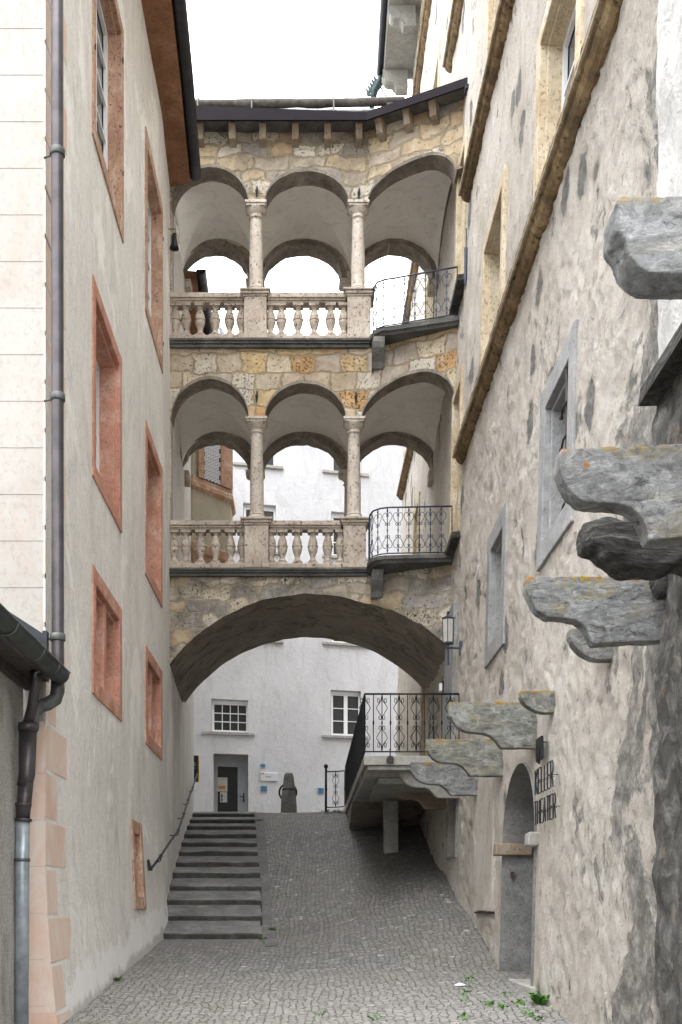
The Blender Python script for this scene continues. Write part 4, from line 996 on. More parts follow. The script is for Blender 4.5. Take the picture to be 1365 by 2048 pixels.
# rear arcade walls
for z0, zc, zt, mat in ((14.3, 15.1, 15.9, 'masonry_top'), (9.95, 10.72, 11.25, 'masonry_top')):
    pts = [(-3.2, z0)]+arcpts(-2.13, z0, .8, .8, zc-z0)+arcpts(-.13, z0, .92, .92, zc-z0)+arcpts(1.98, z0, .88, .88, zc-z0)+[(3.05, z0)]
    wallpiece('rear_arcade_wall', pts, zt, mat, bk=25.0, th=.45)
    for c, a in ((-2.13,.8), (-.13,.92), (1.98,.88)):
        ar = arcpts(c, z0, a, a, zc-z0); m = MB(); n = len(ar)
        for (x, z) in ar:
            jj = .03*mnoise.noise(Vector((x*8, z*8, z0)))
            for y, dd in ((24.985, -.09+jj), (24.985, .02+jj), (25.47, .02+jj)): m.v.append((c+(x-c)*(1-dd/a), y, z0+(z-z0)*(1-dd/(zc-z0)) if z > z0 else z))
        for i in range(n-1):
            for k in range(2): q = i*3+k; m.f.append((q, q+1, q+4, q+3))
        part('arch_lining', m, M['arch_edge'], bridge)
# rear parapets
for z in (11.2, 6.66):
    m = MB(); m.box(-3.0, 2.9, 25.08, 25.34, z, z+.85); m.box(-3.0, 2.9, 25.04, 25.38, z+.851, z+.98); part('rear_parapet', m, M['tufa'], bridge)
# groin vaults with plaster
def vault(xa, xb, zf, zb, rf, rb, dome=.30):
    m = MB(); n = 36; xc, hx = (xa+xb)/2, (xb-xa)/2
    for i in range(n+1):
        for j in range(n+1):
            su, sv = math.sin(math.pi*i/n), math.sin(math.pi*j/n)
            x = xc-math.cos(math.pi*i/n)*hx; ya = dfr(x)+.40; t = (1-math.cos(math.pi*j/n))/2; y = ya+(25.02-ya)*t
            m.v.append((x, y, zf+(zb-zf)*t+(rf+(rb-rf)*t)*max(su, sv)+dome*su*sv))
    for i in range(n):
        for j in range(n):
            a = i*(n+1)+j; q = (a, a+1, a+n+2, a+n+1)
            if i+j == n-1: m.f += [(a, a+1, a+n+1), (a+1, a+n+2, a+n+1)]
            else: m.f += [(a, a+1, a+n+2), (a, a+n+2, a+n+1)]
    auto_smooth(part('groin_vault', m, M['vault'], bridge), 9)
for zf, zb, rf, rb, dm in ((14.13, 14.3, .66, .86, .28), (9.81, 9.95, .74, .83, .20)):
    vault(-2.86, -1.1, zf, zb, rf, rb, dm); vault(-1.1, .98, zf, zb, rf, rb, dm); vault(.98, 2.96, zf, zb, rf+.12, rb, dm-.06)
# side walls inside galleries (plaster skin on the castle side) with dark stone strip
m = MB(); m.box(-3.2, -2.80, 22.45, 25.0, 11.2, 14.3); m.box(-3.2, -2.80, 22.45, 25.0, 6.66, 9.9); part('gallery_side_wall', m, M['vault'], bridge)
m = MB(); m.box(-2.84, -2.72, 22.05, 22.35, 11.2, 14.13); m.box(-2.84, -2.74, 22.05, 22.35, 6.66, 9.81); part('respond', m.rough(.01, 4), M['tufa'], bridge)
for a0, a1, z0_, z1_ in ((-2.86,-2.66,14.1,14.3), (-2.86,-2.7,9.7,9.95), (2.75,2.95,9.7,9.95), (2.75,2.95,14.1,14.3)):
    m = MB(); m.box(a0, a1, 25.0, 25.4, z0_, z1_); part('impost', m.rough(.02, 6), M['tufa'], bridge, bevel=.02)
# roof: slate eave slabs, sheet metal edge, brackets, log
zE = 15.62
def frontline(off, x): return dfr(x)-off
m = MB(); n = 40
for i in range(n+1):
    x = -2.9+5.93*i/n
    for o, z in ((.42, zE-.13), (-.05, zE-.11), (-.05, zE-.03), (.42, zE-.05)):
        m.v.append((x, frontline(o, x), z+.012*mnoise.noise(Vector((x*5, o*5, 2)))))
for i in range(n):
    for k in range(4): a, b = i*4+k, i*4+(k+1) % 4; m.f.append((a, b, b+4, a+4))
m.f += [(3,2,1,0), tuple(n*4+k for k in range(4))]
part('eave_slab', m, M['slate'], bridge)
m = MB()
def strip(m, xs_, o0, o1, zf0, zf1):
    b = len(m.v)
    for x in xs_:
        for o, z in ((o0, zf0(x)), (o1, zf0(x)), (o1, zf1(x)), (o0, zf1(x))): m.v.append((x, frontline(o, x), z))
    for i in range(len(xs_)-1):
        for k in range(4): a, c = b+i*4+k, b+i*4+(k+1) % 4; m.f.append((a, c, c+4, a+4))
    e = b+(len(xs_)-1)*4; m.f += [(b+3,b+2,b+1,b), (e, e+1, e+2, e+3)]
XS = [-2.9+.2*i for i in range(20)]+[1.1, 1.15, 1.2, 1.6, 2.2, 2.8, 3.03]
strip(m, XS, .46, .425, lambda x: zE-.20, lambda x: zE-.035)
strip(m, XS, .475, .46, lambda x: zE-.205, lambda x: zE-.19)
strip(m, [x for x in XS if x <= 1.2], .445, .42, lambda x: zE-.034, lambda x: zE-.034+max(.01, .16*(1.2-x)/4.1))
part('metal_eave_edge', m, M['brown_metal'], bridge)
def rz(y, x): t = (y-(dfr(x)-.41))/2.2; return zE-.03+1.70*t
m = MB()
cs = []
for x in (-2.9, 1.15, 3.03): cs += [(x, dfr(x)-.41, zE-.03), (x, 23.8, zE+1.67), (x, 26.0, zE-.03)]
m.add(cs, [(0,3,4,1), (1,4,5,2), (3,6,7,4), (4,7,8,5), (0,1,2), (6,8,7), (0,2,5,3), (3,5,8,6)]); part('roof', m, M['slates'], bridge)
m = MB(); rg = random.Random(3); x = -2.8
while x < 1.9:
    wd = rg.uniform(.25, .5)
    for row in range(3):
        y = dfr(x)-.36+row*.22; z = rz(y, x)+.012+rg.uniform(0, .015); sl_ = .30
        m.hexa([(x,y,z),(x+wd-.02,y+.01,z),(x+wd-.02,y+.42,z+sl_),(x,y+.42,z+sl_),(x,y,z+.02),(x+wd-.02,y+.01,z+.022),(x+wd-.02,y+.42,z+sl_+.02),(x,y+.42,z+sl_+.02)])
    x += wd
part('roof_slate', m, M['slate'], bridge)
m = MB()
pts = [(x, 22.12+.02*math.sin(x*2), 16.17+.02*math.sin(x*1.3)+(.0 if x < 0 else .012*x)) for x in grid_lines(-2.75, 1.95, .2)]
m.tube(pts, [.088+.008*mnoise.noise(Vector((p[0]*3,0,0)))-(.012*(p[0]+2.7)/4.5) for p in pts], 14); part('snow_log', m.rough(.006, 7), M['log'], bridge, True)
m = MB()
for x in (-2.2, -1.12, .52): m.tube([(x, 21.95, 15.85), (x, 22.0, 16.12), (x, 22.02, 16.23), (x, 22.12, 16.28), (x, 22.25, 16.22), (x, 22.3, 15.9)], .016, 6)
part('log_strap', m, M['strap'], bridge)
def bracket(px, name='eave_bracket'):
    x, _ = fx(px, 260); y = dfr(x); pr = [(.30,-.10),(.31,-.16),(.26,-.22),(.23,-.30),(.20,-.38),(0,-.43),(-.05,-.47),(-.05,-.10)]
    tx, ty = (1, 0) if x < 1.15 else Vector((1.85, -.9)).normalized()
    m = MB(); a = []; b = []
    for o, dz in pr:
        for s, L_ in ((-.062, a), (.062, b)): L_.append((x+tx*s+ty*o, y+ty*s-tx*o, zE+dz))
    m.prism(a, b); part(name, m.rough(.006, 6, px), M['ledge_wood'], bridge, bevel=.01)
for px in (403, 467, 527, 592, 656, 718, 768, 822, 874): bracket(px)
# balcony slabs with console, iron railings
def slab(z, outline):
    m = MB(); q = outline
    for a, b, s in ((-.13, -.07, .94), (-.069, -.0, 1.0)):
        c = Vector((2.0, 22.2)); r0 = [(c.x+(x-c.x)*s, c.y+(y-c.y)*s, z+a) for x, y in q]; r1 = [(c.x+(x-c.x)*min(1, s+.03), c.y+(y-c.y)*min(1, s+.03), z+b) for x, y in q]
        m.prism(r0, r1)
    part('balcony_slab', m, M['slate'], bridge, bevel=.012)
UP = [(1.24, 22.2), (1.22, 21.75), (1.30, 21.50), (1.45, 21.38), (1.62, 21.34), (2.93, 20.95), (2.93, 22.0)]
LO = [(1.18, 22.2), (1.16, 21.55), (1.22, 21.25), (1.34, 21.10), (1.5, 21.05), (2.84, 20.95), (2.84, 22.0)]
slab(11.28, UP); slab(6.74, LO)
for px, z, zt, w_ in ((755, 11.15, 0, .11), (753, 6.61, 0, .11)):
    x = X_(px); m = MB(); pr = [(.55, 0), (.55, -.10), (.50, -.2), (.40, -.28), (.26, -.36), (.2, -.46), (-.05, -.48), (-.05, 0)]
    m.prism([(x-w_, 22-o, z+dz) for o, dz in pr], [(x+w_, 22-o, z+dz) for o, dz in pr]); part('balcony_console', m.rough(.008, 5), M['granite_dark'], bridge, bevel=.015)

def resample(pl, st_):
    P2 = [Vector(p) for p in pl]; d = [0]
    for a, b in zip(P2, P2[1:]): d.append(d[-1]+(b-a).length)
    def at(s):
        for i in range(len(P2)-1):
            if s <= d[i+1]+1e-9:
                t = (s-d[i])/max(1e-9, d[i+1]-d[i]); return P2[i].lerp(P2[i+1], t), (P2[i+1]-P2[i]).normalized()
        return P2[-1], (P2[-1]-P2[-2]).normalized()
    n = max(1, int(round(d[-1]/st_))); return [at(d[-1]*i/n) for i in range(n+1)], d[-1]
HEART = [(.30,.70),(.17,.72),(.13,.84),(.25,.96),(.45,1.0),(.78,.93),(.95,.76),(.90,.56),(.66,.36),(.34,.20),(.12,.12),(.10,.02),(.28,-.04),(.46,.02),(.44,.13),(.32,.13)]
DIAM = [(.34,.80),(.44,.72),(.62,.74),(.66,.88),(.5,.95),(.36,.86),(.28,.78),(.16,.84),(.10,.98),(.18,.80),(.62,.62),(.80,.50),(.60,.36),(.22,.18),(.10,.08),(.18,-.03),(.40,-.02),(.46,.09),(.36,.14)]
def railing(plan, zlo, zhi, parent, step, kind, mat, hw, hh, r=.009, alt=False, ends=True, rz0=None):
    """plan: list of (x,y,dz). bars carry scrolls."""
    m = MB(); m.tube([(x, y, zhi+dz) for x, y, dz in plan], .017, 8); part('top_rail', m, M[mat], parent, True)
    m = MB(); m.tube([(x, y, zlo+dz) for x, y, dz in plan], .013, 8); part('bottom_rail', m, M[mat], parent, True)
    pts, tot = resample(plan, step); H = zhi-zlo; off = .10 if kind == 'heart' else .05
    for i, (p, t) in enumerate(pts):
        m = MB(); m.tube([(p.x, p.y, zlo+p.z), (p.x, p.y, zhi+p.z)], r if 0 < i < len(pts)-1 else r*1.3, 6)
        th = Vector((t.x, t.y, 0)).normalized() if abs(t.x)+abs(t.y) > 0 else Vector((1,0,0))
        scroll = (not alt and 0 < i < len(pts)-1) or (alt and i % 2 == 1)
        if scroll or not alt: 
            for fz in ((.5,),)[0]: m.lathe([(r,0),(r*1.9,.03),(r,.06)], (p.x, p.y, zlo+p.z+H*fz-.03), 6)
        else:
            m.lathe([(r,0),(r*2.2,.05),(r,.10)], (p.x, p.y, zlo+p.z+H*.5-.05), 6)
        if scroll:
            m.lathe([(r*.8,0),(r*2.2,.05),(r*.8,.10)], (p.x, p.y, zhi+p.z-.11), 6); m.lathe([(r*.8,0),(r*2.2,.05),(r*.8,.10)], (p.x, p.y, zlo+p.z+.01), 6)
            shp = HEART if kind == 'heart' else DIAM
            for up in (1, -1):
                for sd in (1, -1):
                    q = []
                    for a, b in shp:
                        zz = (zhi+p.z-off-hh+b*hh) if up > 0 else (zlo+p.z+off+hh-b*hh)
                        v = Vector((p.x, p.y, 0))+th*(sd*a*hw); q.append((v.x, v.y, zz))
                    # catmull smoothing
                    Q = [Vector(k) for k in q]; s_ = []
                    for k in range(len(Q)-1):
                        p0, p1, p2, p3 = Q[max(0,k-1)], Q[k], Q[k+1], Q[min(len(Q)-1,k+2)]
                        for u in (0, .5):
                            s_.append(.5*((2*p1)+(p2-p0)*u+(2*p0-5*p1+4*p2-p3)*u*u+(3*p1-p0-3*p2+p3)*u**3))
                    s_.append(Q[-1]); m.tube(s_, .0062, 4, False)
                zc = (zhi+p.z-off-hh+.08*hh) if up > 0 else (zlo+p.z+off+hh-.08*hh); m.ball((p.x, p.y, zc), .017, 6)
        part('bar', m, M[mat], parent)
bu = thing('balcony_railing', 'iron balcony railing with scrolled hearts on the upper gallery', 'railing', (2, 21.3, 11.3), 'scrolled gallery railings')
railing([(1.30,22.0,0),(1.30,21.72,0),(1.36,21.54,0),(1.50,21.44,0),(1.66,21.40,0),(2.86,21.02,0)], 11.34, 12.24, bu, .205, 'heart', 'iron_blue', .098, .235)
bl = thing('balcony_railing', 'iron balcony railing with scrolled hearts on the lower gallery', 'railing', (2, 21.2, 6.8), 'scrolled gallery railings')
railing([(1.22,22.0,0),(1.22,21.50,0),(1.27,21.30,0),(1.40,21.17,0),(1.55,21.12,0),(2.76,21.05,0)], 6.80, 7.68, bl, .205, 'heart', 'iron_blue', .098, .235)
# wall anchors, spandrel irons
for px, py in ((514, 386), (718, 390), (514, 795), (712, 797)):
    m = MB(); m.tube([(X_(px), 21.97, Z(py)-.11), (X_(px), 21.95, Z(py)+.02), (X_(px)+.01, 21.97, Z(py)+.12)], [.008,.03,.012], 6); part('iron_anchor', m, M['iron'], bridge)
# bell
bell = thing('bell', 'small dark bell on a wall bracket beside the upper gallery', 'bell', P(349, 480, 21.6))
bx, by, bz = P(349, 497, 21.6)
m = MB(); m.lathe([(.001,.30),(.03,.29),(.045,.24),(.05,.14),(.075,.06),(.095,.0),(.085,-.01),(.0,.02)], (bx, by, bz), 16); part('bell_body', m, M['iron'], bell, True)
m = MB(); m.tube([(bx-.12, by, bz+.38), (bx+.02, by, bz+.38), (bx+.02, by, bz+.28)], .009, 6); m.tube([(bx-.07,by,bz+.12),(bx-.05,by,bz+.26),(bx+.02,by,bz+.31),(bx+.08,by,bz+.26),(bx+.09,by,bz+.12)], .007, 6); m.ball((bx, by, bz-.02), .022); part('bell_bracket', m, M['iron'], bell)

# ================================================================ far white building
def dfar(px): return 36.0*(1+(px-388)*1.1e-4)
def PF(px, py, o=0): d = dfar(px); x, y, z = P(px, py, d); return (x, y+o, z)
far = thing('white_building', 'plain white plastered building closing the top of the alley', 'building', PF(560, 1625))
FW = [  # px0, px1, py0, py1, kind
 (423, 497, 1399, 1464, 'grid'), (662, 722, 1381, 1471, 'double'), (487, 552, 1008, 1101, 'double'), (663, 724, 1025, 1112, 'double'),
 (485, 552, 835, 929, 'double'), (663, 724, 845, 944, 'double'), (487, 552, 1188, 1278, 'double'), (663, 724, 1197, 1286, 'double'), (427, 497, 1508, 1645, 'door')]
def far_grid():
    m = MB(); xs_ = sorted(set([330]+list(range(345, 940, 15))+[w[0] for w in FW]+[w[1] for w in FW])); zz = sorted(set([-.5]+grid_lines(0, 18.15, .5)))
    zs_ = sorted(set(zz)); 
    # straight rows in z need per-window z: convert with the window's own mean depth
    wz = []
    for a, b, c, d, k in FW:
        dd = dfar((a+b)/2); wz.append((a, b, (VY-d)*dd/F, (VY-c)*dd/F))
    zs_ = sorted(set(zs_+[round(v, 4) for w in wz for v in w[2:]]))
    for px in xs_:
        for z in zs_:
            x, y, _ = PF(px, 1000); m.v.append((x, y+.02*mnoise.noise(Vector((x*.8, z*.8, 7))), z))
    n = len(zs_)
    for i in range(len(xs_)-1):
        for j in range(n-1):
            cx, cz = (xs_[i]+xs_[i+1])/2, (zs_[j]+zs_[j+1])/2
            if any(w[0] < cx < w[1] and w[2]-1e-3 < cz < w[3]+1e-3 for w in wz): continue
            a = i*n+j; m.f.append((a, a+n, a+n+1, a+1))
    return m, wz
m, wz = far_grid(); part('front_wall', m, M['far_plaster'], far, True)
m = MB(); a, b = PF(330, 1000), PF(930, 1000); m.box(a[0], b[0], 39, 46, -.5, 18.1); m.box(a[0], b[0], 38.2, 38.9, 17.9, 18.1); part('rear_block', m, M['back_plaster'], far)
m = MB(); m.add([(a[0]-.3, a[1]-.15, 18.12), (b[0]+.3, b[1]-.15, 18.12), (b[0]+.3, 46.4, 18.12), (a[0]-.3, 46.4, 18.12), (a[0], 42, 18.3), (b[0], 42, 18.3)], [(0,1,5,4),(1,2,5),(2,3,4,5),(3,0,4),(3,2,1,0)]); part('roof', m, M['slates'], far)
sk = (PF(730,1000)[1]-PF(430,1000)[1])/(PF(730,1000)[0]-PF(430,1000)[0])
def fbox(m, x0, x1, z0, z1, o0, o1, xr_):
    y = lambda x, o: yr+(x-xr_)*sk+o
    return m.hexa([(x0,y(x0,o0),z0),(x1,y(x1,o0),z0),(x1,y(x1,o1),z0),(x0,y(x0,o1),z0),(x0,y(x0,o0),z1),(x1,y(x1,o0),z1),(x1,y(x1,o1),z1),(x0,y(x0,o1),z1)])
for (pa, pb, c, d, kind), (_, _, z0, z1) in zip(FW, wz):
    xm, yr, _ = PF((pa+pb)/2, 1000); x0 = PF(pa, 1000)[0]; x1 = PF(pb, 1000)[0]
    rec = .55 if kind == 'door' else .22
    m = MB(); t = .03
    fbox(m, x0-t, x0, z0-t, z1+t, .012, rec+.1, xm); fbox(m, x1, x1+t, z0-t, z1+t, .012, rec+.1, xm); fbox(m, x0, x1, z1, z1+t, .0121, rec+.1, xm); fbox(m, x0, x1, z0-t, z0, .0121, rec+.1, xm)
    if kind != 'door':
        win = part('window', m, M['far_plaster'], far)
        c_ = MB(); b_ = .07; o0, o1 = rec-.05, rec
        xa, xb, za, zb = x0+.01, x1-.01, z0+.01, z1-.01
        fbox(c_, xa, xa+b_, za, zb, o0, o1, xm); fbox(c_, xb-b_, xb, za, zb, o0, o1, xm); fbox(c_, xa+b_, xb-b_, za, za+b_, o0+.001, o1, xm); fbox(c_, xa+b_, xb-b_, zb-b_*2, zb, o0+.001, o1, xm)
        nc, nr, mw = (4, 3, .025) if kind == 'grid' else (2, 3, .13)
        for i in range(1, nc): xx = xa+b_+(xb-xa-2*b_)*i/nc; fbox(c_, xx-mw/2, xx+mw/2, za+b_, zb-2*b_, o0+(.015 if kind == 'grid' else -.01), o1, xm)
        for j in range(1, nr): zz = za+b_+(zb-za-3*b_)*j/nr; fbox(c_, xa+b_, xb-b_, zz-.014, zz+.014, o0+.02, o1, xm)
        part('casement', c_, M['white_paint'], win)
        g_ = MB(); fbox(g_, x0, x1, z0, z1, rec+.005, rec+.02, xm); part('pane', g_, M['glass'], win)
        s_ = MB(); e0, e1 = ((.30, .22) if kind == 'grid' else (.30, .25)); fbox(s_, x0-e0, x1+e1, z0-.11, z0-.015, -.09, rec, xm); part('sill', s_.rough(.008, 5), M['concrete'], win, bevel=.01)
    else:
        dr = part('door', m, M['oriel_plaster'], far)
        f_ = MB(); zt = z1-.22; fbox(f_, x0, x0+.10, z0, zt, rec-.06, rec+.02, xm); fbox(f_, x0+.1, x1, zt-.14, zt, rec-.061, rec+.02, xm); fbox(f_, x0, x1, zt, z1, rec-.03, rec+.02, xm)
        fbox(f_, x0+.79, x1-.10, z0, zt-.14, rec-.05, rec+.02, xm); fbox(f_, x1-.13, x1-.03, z0, zt-.14, rec-.062, rec+.02, xm); fbox(f_, x0+.76, x0+.80, z0, zt-.14, rec-.058, rec+.02, xm); part('door_frame', f_, M['grey_paint'], dr)
        g_ = MB(); fbox(g_, x0+.1, x0+.78, z0, zt-.13, rec-.02, rec, xm); part('pane', g_, M['glass'], dr)
        for (q0, q1, r0, r1, mt) in ((.10, .42, zt-.97, zt-.50, 'paper'), (.18, .41, zt-1.33, zt-.99, 'paper'), (.13, .35, zt-.90, zt-.78, 'paper_orange'), (.21, .26, zt-1.18, zt-1.06, 'sign_ink'), (.21, .26, zt-1.29, zt-1.21, 'sign_ink')):
            n_ = MB(); o = -.03 if mt == 'paper' else -.034; fbox(n_, x0+q0, x0+q1, r0, r1, rec+o, rec-.022, xm); part('notice', n_, M[mt], dr)
        h_ = MB(); hx = x0+.96; hz = zt-1.13; fbox(h_, hx-.02, hx+.02, hz-.17, hz+.12, rec-.09, rec-.05, xm); fbox(h_, hx-.13, hx, hz-.01, hz+.02, rec-.13, rec-.10, xm); part('door_handle', h_, M['iron'], dr)

# signs on the white wall
def farsign(name, px0, px1, py0, py1, mat, label, cat, lines):
    x0, yr_, z1 = PF(px0, py0); x1, y1_, z0 = PF(px1, py1); t = thing(name, label, cat, ((x0+x1)/2, yr_-.03, (z0+z1)/2))
    m = MB(); m.hexa([(x0,yr_-.05,z0),(x1,y1_-.05,z0),(x1,y1_-.005,z0),(x0,yr_-.005,z0),(x0,yr_-.05,z1),(x1,y1_-.05,z1),(x1,y1_-.005,z1),(x0,yr_-.005,z1)])
    part('board', m, M[mat], t)
    if name == 'blue_plaque': t['group'] = 'blue enamel plaques on the white wall'
    for (a, b, c, d, mt) in lines:
        ya = yr_+(y1_-yr_)*a; yb = yr_+(y1_-yr_)*b; xa, xb = x0+(x1-x0)*a, x0+(x1-x0)*b; za, zb = z1+(z0-z1)*d, z1+(z0-z1)*c
        q = MB(); q.hexa([(xa,ya-.056,za),(xb,yb-.056,za),(xb,yb-.048,za),(xa,ya-.048,za),(xa,ya-.056,zb),(xb,yb-.056,zb),(xb,yb-.048,zb),(xa,ya-.048,zb)])
        part('marking', q, M[mt], t)
    return t
wr = random.Random(4)
def scrib(a, b, y, h, n): # a row of small lettering-like marks too small to read
    r = []; x = a
    while x < b: wd = wr.uniform(.03, .06); r.append((x, min(b, x+wd), y+wr.uniform(0, h*.3), y+h, 'sign_ink')); x += wd+.02
    return r
farsign('blue_plaque', 521.5, 531, 1528, 1534.5, 'blue_sign', 'smallest blue enamel plaque above the silver name board on the white wall', 'plaque', scrib(.2, .8, .4, .25, 5))
farsign('name_board', 522, 555.5, 1544.5, 1562.5, 'sign_grey', 'silver name board with a yellow and black emblem on the white wall', 'sign', [(0, 1, 0, .14, 'sign_white'), (.03, .14, .06, .28, 'yellow'), (.14, .20, .09, .25, 'sign_ink')]+scrib(.27, .62, .48, .1, 8))
farsign('blue_plaque', 522, 535, 1572, 1583, 'blue_sign', 'blue enamel plaque directly below the silver name board', 'plaque', scrib(.15, .85, .18, .12, 5)+scrib(.3, .7, .45, .12, 5)+scrib(.25, .8, .70, .14, 5))
farsign('blue_plaque', 636, 648.5, 1576, 1587, 'blue_sign', 'blue enamel plaque on the white wall beside the iron gate post', 'plaque', scrib(.15, .85, .18, .12, 5)+scrib(.3, .7, .45, .12, 5)+scrib(.3, .7, .70, .14, 5))
# banner board on the left wall near the steps' top
m = MB(); y0, y1 = 29.6, 30.3
bt = thing('wall_board', 'dark navy board with a yellow edge on the left wall at the top of the steps', 'sign', (xl(30)+.03, 30, 3.8))
z0, z1 = 248*30/F, 300*30/F
m.wbox(lambda y, z: -3.07, 1, .0, .12, y0, y0+.05, z0, z1); part('board', m, M['navy'], bt)
m = MB(); m.wbox(lambda y, z: -3.07, 1, .121, .15, y0-.002, y0+.05, z0, z1); part('edge', m, M['yellow'], bt)
m = MB()
for i, s in enumerate((.50, .62, .70)): m.box(-3.06, -3.03+.015*(i % 2), y0-.006, y0+.01, z0+(z1-z0)*s, z0+(z1-z0)*s+.03)
part('lettering', m, M['sign_grey'], bt)

# ================================================================ raised walkway
wk = thing('raised_walkway', 'raised stone walkway on a pillar running along the right wall under the bridge', 'walkway', (1.8, 22, 1))
WX = .97
m = MB(); m.box(WX, 2.8, 19.0, 29.3, 2.46, 2.62); part('deck', m.rough(.006, 3), M['concrete'], wk, bevel=.012)
m = MB(); m.box(WX+.06, 1.95, 19.06, 19.5, 2.385, 2.455); m.box(WX+.05, 2.7, 19.55, 29.2, 2.33, 2.455); m.box(WX+.3, 2.7, 19.7, 22.6, 2.22, 2.325); part('deck_underside', m, M['concrete'], wk, bevel=.01)
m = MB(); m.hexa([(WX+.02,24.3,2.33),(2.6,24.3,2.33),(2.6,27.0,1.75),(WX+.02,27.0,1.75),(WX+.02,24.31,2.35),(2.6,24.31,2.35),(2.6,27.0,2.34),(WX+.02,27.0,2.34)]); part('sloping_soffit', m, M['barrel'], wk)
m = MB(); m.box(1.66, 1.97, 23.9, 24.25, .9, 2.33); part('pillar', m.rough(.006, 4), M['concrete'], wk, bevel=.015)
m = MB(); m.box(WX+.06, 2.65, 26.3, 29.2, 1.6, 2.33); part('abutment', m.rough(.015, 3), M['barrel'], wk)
m = MB(); m.tube([(1.42,18.985,2.55),(1.42,18.93,2.55)], .065, 14); m.tube([(1.42,18.96,2.55),(1.42,18.96,2.74)], .012, 6); part('iron_disc', m, M['rust'], wk)
rl = thing('walkway_railing', 'black iron railing with scroll bars along the raised walkway above the street', 'railing', (1, 22, 2.7))
railing([(2.62,19.06,0),(WX+.02,19.06,0)], 2.70, 3.70, rl, .142, 'diam', 'iron', .115, .38, alt=True)
railing([(WX+.02,19.06,0),(WX+.02,28.9,.0)], 2.70, 3.70, rl, .16, 'diam', 'iron', .115, .38, alt=True)
m = MB(); m.tube([(WX+.25,19.3,2.62),(WX+.25,19.3,3.35)], .012, 6)
railing([(WX-.0,28.95,0),(WX-.2,28.96,-.02),(.50,29.0,-.02)], 2.66, 3.60, rl, .20, 'diam', 'iron', .115, .36, alt=True)
m = MB(); m.tube([(.48,29.0,2.45),(.48,29.0,3.66)], .032, 10); m.ball((.48,29.0,3.72), .06, 12); part('gate_post', m, M['iron'], rl, True)

# ---------------------------------------------------------------- wall lantern
lx_, ly_, lz_ = P(897, 1288, 19.6)
lan = thing('wall_lantern', 'grey iron wall lantern on a bracket beside the bridge arch', 'lantern', (lx_, ly_, lz_))
def hexring(r, z): return [(lx_+r*math.cos(math.pi/3*k+.3), ly_+r*math.sin(math.pi/3*k+.3), lz_+z) for k in range(6)]
m = MB()
for a, b in (((.105,.0),(.105,.025)), ((.10,.43),(.12,.455))):
    m.v += hexring(*a)+hexring(*b); n0 = len(m.v)-12; m.f += [(n0+i, n0+(i+1) % 6, n0+6+(i+1) % 6, n0+6+i) for i in range(6)]+[tuple(n0+5-i for i in range(6)), tuple(n0+6+i for i in range(6))]
n0 = len(m.v); m.v += hexring(.12,.456)+[(lx_,ly_,lz_+.53)]; m.f += [(n0+i, n0+(i+1) % 6, n0+6) for i in range(6)]
for (xa,ya,za),(xb,yb,zb) in zip(hexring(.10,.02), hexring(.112,.44)): m.tube([(xa,ya,za),(xb,yb,zb)], .008, 5)
m.ball((lx_,ly_,lz_+.56), .028); 
for (xa,ya,za) in hexring(.12,.455)[::2]: m.tube([(xa,ya,za),(xa+(xa-lx_)*.25,ya,za+.07)], [.008,.002], 4)
part('cage', m, M['iron_blue'], lan)
m = MB(); m.v += hexring(.093,.03)+hexring(.104,.43); m.f += [(i, (i+1) % 6, 6+(i+1) % 6, 6+i) for i in range(6)]; part('glazing', m, M['lamp_glass'], lan)
m = MB(); m.tube([(lx_,ly_,lz_),(lx_,ly_,lz_-.38)], .014, 8); m.tube([(lx_-.03,ly_,lz_-.07),(xr(0,4.7)+.03,ly_,lz_-.07)], .02, 8); part('bracket', m, M['iron_blue'], lan); m = MB(); m.box(xr(0,4.7)-.03, xr(0,4.7)+.03, ly_-.04, ly_+.04, lz_-.2, lz_+.05); part('wall_plate', m, M['iron_blue'], lan)
bx_ = thing('wall_light', 'small white box light on the granite pilaster above the walkway railing', 'light', (2.6, 21.7, 4.4))
x, y, z = P(881.5, 1375, 21.75); m = MB(); m.box(x-.03, x+.03, y-.05, y+.05, z-.08, z+.08); part('box', m, M['white_paint'], bx_, bevel=.01)
m = MB(); m.tube([(x+.0,y,z+.08),(x+.05,y,z+.2),(x+.08,y,z+.2)], .006, 5); m.box(x+.03, x+.07, y-.03, y+.03, z-.1, z+.13); part('bracket', m, M['iron'], bx_)

# ---------------------------------------------------------------- stone bollard with iron hoop
bo = thing('stone_bollard', 'tapering rough granite bollard with an iron strap in front of the white building', 'bollard', P(577, 1622, 30))
bx, by, bz = P(578, 1626, 30)
m = MB(); m.lathe([(.225,0),(.215,.2),(.20,.45),(.165,.75),(.14,.95),(.125,1.04),(.09,1.09),(.03,1.10)], (bx, by, bz), 24); m.rough(.012, 9); auto_smooth(part('stone', m, M['granite_dark'], bo), 60)
m = MB(); m.tube([(bx+.182*math.cos(a), by+.182*math.sin(a), bz+.64) for a in [i*math.pi/10 for i in range(21)]], .018, 6); part('strap', m, M['iron'], bo)
hp = thing('iron_hoop', 'black round hose reel hoop standing behind the granite bollard', 'hoop', (bx, by+.35, bz))
m = MB(); m.tube([(bx-.03+.235*math.cos(a), by+.35, bz+.60+.235*math.sin(a)) for a in [i*math.pi/16 for i in range(33)]], .028, 8); m.tube([(bx-.03, by+.37, bz+.6), (bx-.03, by+.38, bz+.6)], .12, 20); m.tube([(bx,by+.38,bz+.55),(bx,by+.38,bz-.02)], .03, 8); part('hoop', m, M['iron'], hp)

